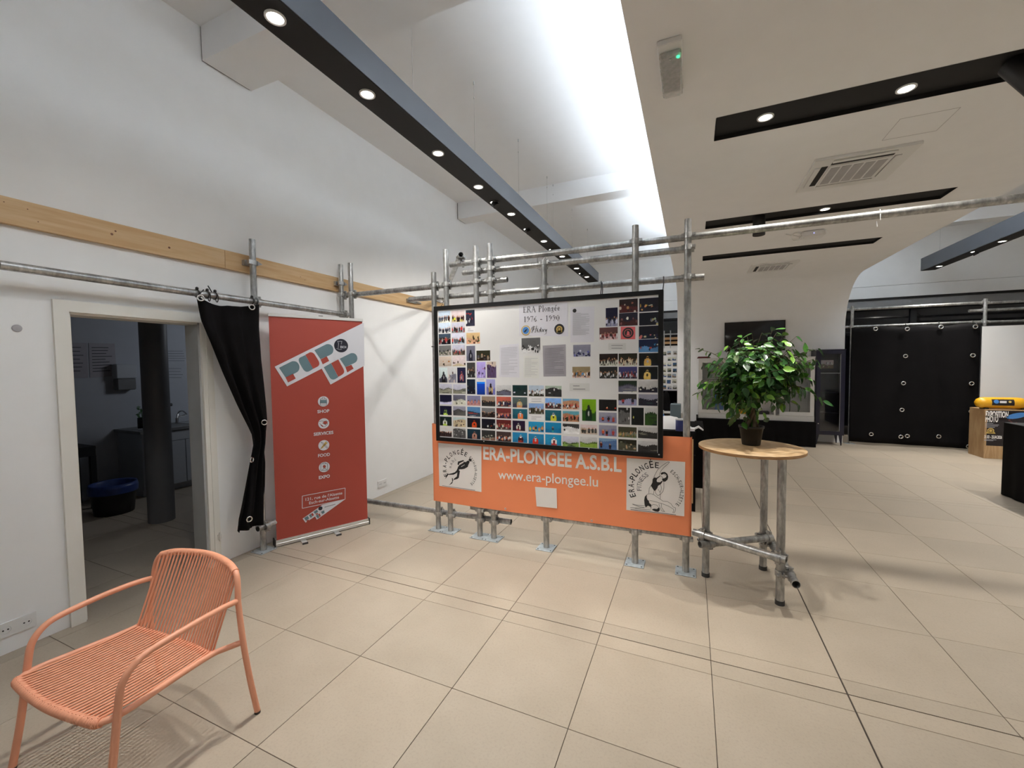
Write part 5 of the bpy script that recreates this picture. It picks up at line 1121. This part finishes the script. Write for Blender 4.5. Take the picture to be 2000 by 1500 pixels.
MB().bbox((.652, RY - .06, 1.88), (1.775, RY - .025, 2.508), .004).build('bezel', 'black_plastic', tv)
MB().box((.665, RY - .062, 1.895), (1.762, RY - .0605, 2.495)).build('screen', 'dark_glass', tv)
MB().box((1.0, RY - .026, 2.05), (1.4, RY - .001, 2.35)).build('wall_bracket', 'black_plastic', tv)
# navy locker
lk = thing('glass_locker', (2.475, 9.82, 0), 'narrow dark navy metal locker with a glass door between the white cabinet and black curtain', 'locker')
a, b, y0, y1, z0, z1 = 2.235, 2.705, 9.80, RY - .01, .20, 1.87
MB().box((a, y0 + .015, z0), (a + .02, y1, z1)).box((b - .02, y0 + .015, z0), (b, y1, z1)).box((a, y0 + .015, z0), (b, y1, z0 + .02)).box((a, y0, z1 - .02), (b, y1, z1)).box((a, y1 - .01, z0), (b, y1, z1)).build('carcass', 'locker_navy', lk)
for z in (.62, 1.02, 1.40): MB().box((a + .02, y0 + .03, z), (b - .02, y1 - .012, z + .012)).build('shelf', 'grey_metal' if z > 1.3 else 'locker_navy', lk)
d = MB().box((a + .01, y0, z0 + .005), (a + .075, y0 + .014, z1 - .025)).box((b - .075, y0, z0 + .005), (b - .01, y0 + .014, z1 - .025)).box((a + .075, y0, z0 + .005), (b - .075, y0 + .014, z0 + .08)).box((a + .075, y0, z1 - .09), (b - .075, y0 + .014, z1 - .025)).build('door', 'locker_navy', lk)
MB().box((a + .075, y0 + .004, z0 + .08), (b - .075, y0 + .008, z1 - .09)).build('door_glass', 'clear_glass', d)
MB().cyl((a + .05, y0 - .012, .42), (a + .05, y0, .42), .010, 12).build('door_lock', 'chrome', d)
MB().box((b - .082, y0 - .001, z0 + .1), (b - .078, y0 + .002, z1 - .1)).build('edge_strip', 'grille_grey', d)
for x in (a + .05, b - .05):
    for y in (y0 + .05, y1 - .05): MB().cyl((x, y, z0), (x + (.015 if x > 2.4 else -.015), y, 0.0), .035, 4, .010, smooth=False).build('leg', 'locker_navy', lk)
prt = paint_print('postcard', 0, 0, 1, 1, 'a99', '654', .5, 'ccc 633 224 9a6', 14, 77, 'mix', par=lk, y=9.83, nx=16, ny=10, conv=lambda u, v: (2.32 + u * .20, 1.50 + (1 - v) * .16) if u in (0, 1) else (0, 0))

# facade scaffold with hanging black curtain and white board
FS = 10.16
fs = thing('facade_scaffold', (4.0, FS, 0), 'second galvanised tube scaffold standing before the dark street windows at the right', 'scaffold')
for x in (2.888, 4.79, 6.9): upright(fs, x, FS, 2.72)
for x0, x1, z in ((2.80, 4.86, 2.655), (2.80, 4.83, 2.315), (4.60, 7.0, 2.52), (4.72, 7.0, 2.305), (4.75, 7.0, 2.645)): rail(fs, (x0, FS + .055, z), (x1, FS + .055, z))
for x, z in ((2.888, 2.655), (2.888, 2.315), (4.79, 2.655), (4.79, 2.315), (4.79, 2.52)): coupler(fs, (x, FS, z))
hc = thing('hanging_curtain', (3.8, 10.09, .06), 'large black eyelet curtain hanging from the far scaffold beside the navy locker', 'curtain')
mb = MB(); nx, nz = 70, 20; vs = []
for j in range(nz + 1):
    t_ = j / nz
    for i in range(nx + 1):
        s = i / nx; x = 2.86 + 1.86 * s; sag = .012 * (1 - math.cos(s * 2 * math.pi * 3.4)) * (1 - t_)
        z = 2.285 - sag + (.055 - 2.285) * t_ - .03 * s * t_
        vs.append((x, 10.085 + .014 * math.sin(s * 19 + t_) + .010 * math.sin(s * 7 - 2 * t_) + (.03 * math.exp(-((s - .62 - .2 * t_) / .03) ** 2) * t_), z))
mb.add(vs, [(j * (nx + 1) + i, (j + 1) * (nx + 1) + i, (j + 1) * (nx + 1) + i + 1, j * (nx + 1) + i + 1) for j in range(nz) for i in range(nx)], 0, True)
o = mb.build('cloth', 'black_cloth', hc); q = o.modifiers.new('thick', 'SOLIDIFY'); q.thickness = .003
for u, v in ((1710, 642.5), (1772, 642.5), (1838, 638.5), (1905, 638), (1768.5, 695.5), (1764.5, 748.5), (1761.5, 800.5), (1900, 694), (1897.5, 749), (1897, 803.5), (1701.5, 848), (1759.5, 853), (1772, 851.5), (1833.5, 852.5), (1902.5, 857), (1892, 872)):
    MB().torus(at('y', 10.045, u, v), (0, 1, 0), .030, .009, 20, 8).build('eyelet', 'chrome', hc)
for u in (1772, 1838, 1905):
    p = at('y', 10.12, u, 632); MB().torus((p.x, FS + .055, 2.315), (1, 0, 0), .032, .005, 16, 6).tube([(p.x, 10.11, 2.30), (p.x, 10.06, 2.25)], .005, 6).build('tie_cord', 'black_plastic', hc)
hb_ = thing('hanging_board', (5.7, 10.1, .95), 'plain white board hung on the far scaffold at the right edge of the picture', 'board')
MB().box((4.70, 10.020, .950), (6.76, 10.036, 2.220)).build('board_sheet', 'board_white', hb_)
MB().box((4.69, 10.036, .940), (6.77, 10.055, 2.230)).build('board_backing', 'black_plastic', hb_)
# plinth with poster and tank
pn = thing('plywood_plinth', (4.74, 9.5, 0), 'plywood box plinth with a dark exhibition poster on its front, under the yellow tank', 'plinth')
MB().bbox((4.445, 9.33, 0), (5.08, 9.75, .812), .003).build('box_body', 'plinth_wood', pn)
YP = 9.3285
po = MB().box((4.470, YP, .215), (5.065, YP + .001, .800)).build('poster', 'poster_black', pn)
def tp(s, u0, u1, v, h, mat='vinyl_white', bold=.05):
    a, b = at('y', YP - .001, u0, v), at('y', YP - .001, u1, v); mb = MB(); text_mb(mb, s, (a.x, YP - .001, a.z), (1, 0, 0), (0, 0, 1), b.x - a.x, h, bold); mb.build('lettering', mat, po)
tp('EXPOSITION', 1925, 1969.5, 814.2, .100, bold=.035); tp('PHOTO', 1924.5, 1949.5, 823.5, .100, bold=.035); tp('31.03 - 25.04.2026', 1922.5, 1957, 855.5, .050, bold=.03)
mb = MB()
for u0, u1, v in ((1924, 1940, 827), (1924, 1951, 829.5), (1924, 1949, 832), (1924, 1943, 834.5), (1922, 1946, 858.5), (1922, 1940, 860.5)):
    a, b = at('y', YP - .001, u0, v), at('y', YP - .001, u1, v); mb.box((a.x, YP - .001, a.z), (b.x, YP - .0004, a.z + .007))
mb.build('printed_lines', 'ink_soft', po)
c = at('y', YP - .001, 1935, 841); disc(c, .042, 'gold_print', po, YP - .001, r0=.028); disc(c, .02, 'gold_print', po, YP - .001); MB().poly([(c.x - .06, YP - .001, c.z - .05), (c.x - .045, YP - .001, c.z - .02), (c.x + .045, YP - .001, c.z - .02), (c.x + .06, YP - .001, c.z - .05)]).build('emblem_ribbon', 'gold_print', po)
c = at('y', YP - .001, 1986, 812); MB().poly([(c.x + .12 * math.cos(a_) , YP - .001, c.z + .045 * math.sin(a_) + .03 * math.cos(a_)) for a_ in [k * math.pi / 8 for k in range(16)]]).build('emblem', 'blue_print', po)
rn = random.Random(3); mb = MB()
for k in range(38):
    a_ = rn.uniform(0, 6.28); x = 4.80 + .07 * math.sin(k * .35) + rn.uniform(-.02, .05); z = .32 + .4 * k / 38; r_ = rn.uniform(.006, .017); mb.poly([(x + r_ * math.cos(a_ + q * 1.57), YP - .0006, z + r_ * math.sin(a_ + q * 1.57)) for q in range(4)])
mb.build('coral_picture', 'maroon_print', po)
tk = thing('diving_tank', (4.68, 9.47, .822), 'yellow diving cylinder lying on the plywood plinth', 'tank')
MB().lathe((4.37, 9.45, .915), [(0, 0), (.03, .003), (.065, .025), (.088, .065), (.094, .11), (.094, .50), (.088, .55), (.065, .60), (.03, .625), (.02, .63), (.02, .67), (0, .67)], 28, (1, 0, 0)).build('cylinder_body', 'tank_yellow', tk)
tl = MB()
n = 8; vs = []
for i in range(n + 1):
    a_ = math.radians(-22 + 64 * i / n); vs += [(4.535, 9.45 - .0955 * math.cos(a_), .915 + .0955 * math.sin(a_)), (4.80, 9.45 - .0955 * math.cos(a_), .915 + .0955 * math.sin(a_))]
tl.add(vs, [(2 * i, 2 * i + 1, 2 * i + 3, 2 * i + 2) for i in range(n)], 0, True); lb = tl.build('tank_sticker', 'poster_black', tk)
MB().lathe((4.585, 9.354, .942), [(.032, 0), (0, .001)], 16, (0, -1, .25)).build('emblem', 'blue_print', lb)
MB().obox((4.665, 9.3525, .938), (.04, 0, 0), (0, .0006, 0), (0, 0, .018)).build('printed_strip', 'paper_white', lb); MB().lathe((4.745, 9.354, .942), [(.018, 0), (0, .001)], 14, (0, -1, .25)).build('emblem', 'gold_print', lb)
for x in (4.46, 4.90): MB().box((x, 9.38, .812), (x + .05, 9.52, .836)).build('cradle', 'black_plastic', tk)
bt = thing('draped_block', (3.93, 6.4, 0), 'waist-high block draped in black cloth at the right edge of the picture', 'table')
MB().box((3.43, 5.55, .868), (4.50, 6.85, .876)).build('block_top', 'black_matt', bt)
mb = MB(); n = 40
for (ax_, ay), (bx_, by), nn in (((3.43, 6.85), (3.43, 5.55), (-1, 0)), ((3.43, 5.55), (4.5, 5.55), (0, -1)), ((4.5, 5.55), (4.5, 6.85), (1, 0)), ((4.5, 6.85), (3.43, 6.85), (0, 1))):
    vs = []
    for j in range(5):
        z = .870 - (.865) * j / 4
        for i in range(n + 1): s = i / n; k = .006 * (j / 4) * math.sin(s * 40); vs.append((ax_ + (bx_ - ax_) * s + nn[0] * k, ay + (by - ay) * s + nn[1] * k, z))
    mb.add(vs, [(j * (n + 1) + i, (j + 1) * (n + 1) + i, (j + 1) * (n + 1) + i + 1, j * (n + 1) + i + 1) for j in range(4) for i in range(n)], 0, True)
mb.build('black_cloth', 'black_cloth', bt)

# ------------------------------------------------------------------ table behind the photo board
tb2 = thing('draped_table', (-.8, 5.4, 0), 'black-draped table behind the right end of the photo board', 'table')
mb = MB().box((-1.9, 4.92, .862), (.045, 5.85, .870)).box((.040, 4.92, .01), (.046, 5.30, .866)).box((.040, 5.25, .16), (.135, 5.95, .866)).box((-1.9, 4.914, .50), (.045, 4.920, .866)).box((-1.9, 4.90, .004), (-0.02, 4.906, .52)).box((.0, 4.86, .004), (.046, 4.93, .62))
mb.build('black_cloth', 'black_cloth', tb2)
tag(MB().box((-.03, 4.835, .10), (.022, 4.855, .80)).build('plywood_offcut', 'plinth_wood'), 'narrow plywood strip leaning on the black cloth behind the orange banner end', 'board')
mb = MB(); rn = random.Random(9); vs = []
for j in range(9):
    for i in range(17):
        x = -.62 + .62 * i / 16; y = 5.02 + .30 * j / 8; e = math.sin(math.pi * i / 16) * math.sin(math.pi * j / 8); vs.append((x, y, .872 + .14 * e ** .5 + rn.uniform(-.012, .012) * (e > .05)))
mb.add(vs, [(j * 17 + i, j * 17 + i + 1, (j + 1) * 17 + i + 1, (j + 1) * 17 + i) for j in range(8) for i in range(16)], 0, True)
tag(mb.build('crumpled_cloth', 'cloth_white'), 'crumpled white cloth on the draped table seen beside the photo board', 'cloth')
ti = thing('blue_tin', (-.115, 4.955, .870), 'dark blue round tin on the draped table beside the photo board', 'tin')
MB().lathe((-.115, 4.955, .870), [(0, .001), (.047, .001), (.048, .004), (.048, .125), (.046, .128)], 24).build('tin_body', 'tin_blue', ti)
MB().lathe((-.115, 4.955, .870), [(.050, .122), (.050, .134), (.046, .136), (0, .136)], 24).build('lid', 'grey_metal', ti)
MB().torus((-.080, 4.93, .985), (1, -1, 0), .014, .003, 14, 6).build('pull_ring', 'grille_grey', ti)
tag(MB().poly([(.02, 5.0, .895), (.075, 5.0, .925), (.125, 5.0, .885), (.12, 5.0, .875), (.075, 5.0, .905), (.03, 5.0, .880)], (0, .05, 0)).build('curled_paper', 'paper_white'), 'curled strip of white paper sticking out over the black table end', 'paper')
tag(MB().bbox((-.03, 4.945, .8705), (.035, 5.03, .905), .003).build('paper_stack', 'paper_white'), 'small stack of printed papers at the end of the black table', 'paper')
tag(MB().bbox((-.24, 5.42, .870), (-.12, 5.60, 1.12), .004).build('document_box', 'box_teal'), 'upright grey teal box standing at the back of the draped table', 'box')
bo = thing('soap_bottle', (-.33, 5.55, .870), 'small clear pump bottle with blue liquid on the draped table', 'bottle')
MB().lathe((-.33, 5.55, .870), [(0, .001), (.04, .001), (.042, .01), (.042, .07), (.03, .09), (.012, .10), (.012, .115), (0, .115)], 16).build('bottle_body', 'blue_print', bo)
MB().cyl((-.33, 5.55, .985), (-.33, 5.55, 1.02), .008, 8).box((-.36, 5.54, 1.02), (-.32, 5.56, 1.032)).build('pump', 'white_plastic', bo)
# exhibition panel seen through the gap between board and lowered wall
ep = thing('exhibition_panel', (-.9, 10.55, .9), 'white panel of small photographs on a rack in the gap right of the photo board', 'panel')
MB().box((-1.6, 10.55, 1.0), (-.10, 10.57, 2.06)).build('panel_sheet', 'board_white', ep)
for z in (2.10, 2.20, 2.32): MB().box((-1.6, 10.55, z), (-.10, 10.58, z + (.06 if z < 2.3 else .03))).build('rack_slat', 'tan_print' if z < 2.3 else 'grey_metal', ep)
for x in (-.62, -.48, -1.3): MB().box((x, 10.54, 2.0), (x + .02, 10.59, 2.42)).build('rack_post', 'grey_metal', ep)
rn = random.Random(21)
for r in range(7):
    for c_ in range(6):
        x = -.88 + .115 * c_ + rn.uniform(-.01, .01); z = 1.93 - .135 * r + rn.uniform(-.015, .01)
        if rn.random() < .12: continue
        paint_print('small_print', 0, 0, 1, 1, rn.choice(['9ab', 'ccb', '357', '887', 'bbb']), rn.choice(['233', '554', '358', '765']), .4, '111 a75 333 ddd', 5, r * 9 + c_, 'mix', par=ep, y=10.546, nx=6, ny=5, conv=(lambda x, z: lambda u, v: (x + u * .085, z - v * .085))(x, z))
MB().box((-1.6, 10.48, .985), (-.10, 10.6, 1.0)).box((-.85, 10.5, .0), (-.83, 10.58, .99)).build('rack_shelf', 'ink_grey', ep)
ct = thing('hanging_coat', (-.55, 10.46, .55), 'black coat hanging on the rack below the far panel of photographs', 'coat')
MB().lathe((-.55, 10.44, .42), [(0, 0), (.09, .01), (.10, .15), (.085, .35), (.06, .50), (.02, .56), (0, .57)], 14).build('coat_body', 'black_cloth', ct)
wt = thing('white_side_table', (-.40, 10.30, 0), 'small white folding table under the far panel of photographs', 'table')
MB().box((-.75, 9.98, .50), (-.20, 10.30, .52)).build('tabletop', 'cabinet_white', wt)
for x, d_ in ((-.7, .35), (-.35, -.35)): MB().cyl((x, 10.02, .0), (x + d_, 10.02, .5), .012, 8).build('leg', 'cabinet_white', wt)
# ================================================================== KITCHEN THINGS
kc = tag(MB().cyl((-5.22, 2.50, 0), (-5.22, 2.50, 2.45), .115, 36).build('column', 'column_grey'), 'round dark grey column standing in the dim kitchen behind the doorway', 'column')
kb = thing('kitchen_counter', (-6.6, 3.7, 0), 'white kitchen base units along the wall of the dim room behind the doorway', 'kitchen unit')
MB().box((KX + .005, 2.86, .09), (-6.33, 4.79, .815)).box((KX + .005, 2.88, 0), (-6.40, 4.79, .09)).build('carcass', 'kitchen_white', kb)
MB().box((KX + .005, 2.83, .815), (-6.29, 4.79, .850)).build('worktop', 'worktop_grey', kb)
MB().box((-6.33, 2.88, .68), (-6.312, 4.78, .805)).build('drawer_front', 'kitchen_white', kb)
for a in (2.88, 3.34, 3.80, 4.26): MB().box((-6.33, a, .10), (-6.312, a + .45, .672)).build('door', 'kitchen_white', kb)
sk = MB().box((-6.80, 3.50, .8505), (-6.42, 4.10, .856)).build('sink', 'chrome', kb)
fa = thing('tap', (-6.78, 3.48, .851), 'chrome mixer tap over the kitchen sink', 'tap')
MB().cyl((-6.75, 3.47, .851), (-6.75, 3.47, .93), .022, 14).tube(smooth_path([(-6.75, 3.47, .93), (-6.72, 3.48, 1.01), (-6.66, 3.50, 1.03), (-6.60, 3.52, .98)], 5), .010, 10).build('spout', 'chrome', fa)
MB().cyl((-6.75, 3.47, .935), (-6.72, 3.56, .965), .012, 10).build('lever', 'chrome', fa)
sd = thing('soap_dispenser', (KX + .06, 2.98, 1.35), 'white and grey wall dispenser behind the kitchen column', 'dispenser')
MB().bbox((KX, 2.84, 1.51), (KX + .12, 3.06, 1.70), .01).build('dispenser_body', 'kitchen_white', sd); MB().bbox((KX, 2.85, 1.36), (KX + .11, 3.05, 1.51), .01).build('dispenser_tray', 'worktop_grey', sd)
rh = thing('roll_holder', (KX + .08, 3.35, 1.05), 'white paper roll holder with a black end on the kitchen wall', 'holder')
MB().cyl((KX + .10, 3.20, 1.12), (KX + .10, 3.42, 1.12), .010, 10).box((KX, 3.30, 1.08), (KX + .02, 3.42, 1.26)).build('holder_arm', 'kitchen_white', rh); MB().cyl((KX + .10, 3.40, 1.12), (KX + .10, 3.45, 1.12), .022, 12).build('end_knob', 'black_plastic', rh)
vz = thing('glass_vase', (-6.55, 2.98, .851), 'glass jar with a dark leafy sprig on the left end of the worktop', 'vase')
MB().lathe((-6.55, 2.98, .851), [(0, .001), (.05, .001), (.055, .01), (.055, .15), (.052, .15), (.052, .012), (0, .012)], 20).build('jar', 'clear_glass', vz)
mb = MB(); mb.tube([(-6.55, 2.98, .86), (-6.54, 2.97, 1.02), (-6.53, 2.96, 1.12)], .004, 6)
for k in range(14):
    a_ = k * 2.4; p = Vector((-6.54 + .01 * k / 5, 2.97 + .02 * math.cos(a_), .99 + .013 * k)); d = Vector((.3, math.cos(a_), .5 * math.sin(a_) + .2)).normalized() * .065; n_ = d.cross(Vector((1, 0, .3))).normalized() * .016
    mb.poly([p, p + d * .5 + n_, p + d, p + d * .5 - n_])
mb.build('sprig', 'leaf_dark', vz)
tag(MB().lathe((-6.52, 3.13, .851), [(0, .001), (.038, .001), (.04, .01), (.04, .12), (.03, .13), (0, .13)], 16).build('brown_jar', 'maroon_print'), 'dark brown jar beside the glass vase on the worktop', 'jar')
tag(MB().lathe((-6.44, 3.06, .851), [(0, .001), (.07, .001), (.09, .012), (.088, .014), (.07, .004), (0, .004)], 20).build('plate', 'kitchen_white'), 'pale plate lying before the jars on the worktop', 'plate')
bn = thing('waste_bin', (-6.0, 2.30, 0), 'dark waste bin with a blue bag under the kitchen table edge', 'bin')
MB().lathe((-6.03, 2.44, 0), [(0, .001), (.17, .001), (.20, .30), (.20, .305)], 24).build('bin_body', 'black_plastic', bn)
MB().lathe((-6.03, 2.44, 0), [(.212, .24), (.215, .30), (.205, .345), (.19, .33), (.18, .25)], 24).build('bin_bag', 'bin_bag_blue', bn)
kt = thing('kitchen_table', (-6.0, 1.9, 0), 'black square-edged table cut off by the left side of the doorway', 'table')
c0 = at('z', .72, 187, 873); KD = min(1.1, c0.y - .4); KW = min(.7, c0.x - KX - .05)
MB().box((c0.x - KW, c0.y - KD, .70), (c0.x, c0.y, .735)).box((c0.x - KW, c0.y - KD, .62), (c0.x - .002, c0.y - .002, .70)).build('tabletop', 'black_matt', kt)
for dx, dy in ((-.05, -.05), (-KW, -.05), (-.05, -KD), (-KW, -KD)): MB().box((c0.x + dx, c0.y + dy, 0), (c0.x + dx + .05, c0.y + dy + .05, .62)).build('leg', 'black_matt', kt)
def notice(q, label, rows, dark=False, bar=None):
    P = [at('x', KX + .004, u, v) for u, v in q]; t = thing('wall_notice', P[3], label, 'notice', None)
    MB().poly(P, (-.002, 0, 0)).build('paper', 'paper_grey' if dark else 'kitchen_wall', t)
    a, b, c, d = P; mb = MB(); rn = random.Random(rows)
    for r in range(rows):
        f = .12 + .78 * r / rows; l = a.lerp(d, f).lerp(b.lerp(c, f), .1); e = a.lerp(d, f).lerp(b.lerp(c, f), rn.uniform(.6, .9)); h = (d - a) * .018
        o_ = Vector((.002, 0, 0)); mb.poly([l + o_, l + h + o_, e + h + o_, e + o_])
    mb.build('printed_lines', 'ink', t)
notice([(128, 669), (170, 670), (172, 738), (133, 739)], 'dark printed notice at the left on the kitchen wall', 7, True)
notice([(173, 670), (224, 671), (228, 734), (176, 738)], 'larger dark printed notice on the kitchen wall left of the column', 9, True)
notice([(320, 682), (366, 682), (369, 712), (322, 712)], 'upper notice with heavy lettering right of the kitchen column', 5)
notice([(322, 716), (368, 716), (371, 746), (324, 746)], 'lower notice with heavy lettering right of the kitchen column', 4)
light('AREA', 'kitchen_fill', (-5.2, 4.3, 2.35), 9.0, (0.86, 0.92, 1.0), dirv=(-1, -.5, -.35), shape='SQUARE', size=.6)  # unseen fill light added to lift the dim kitchen wall
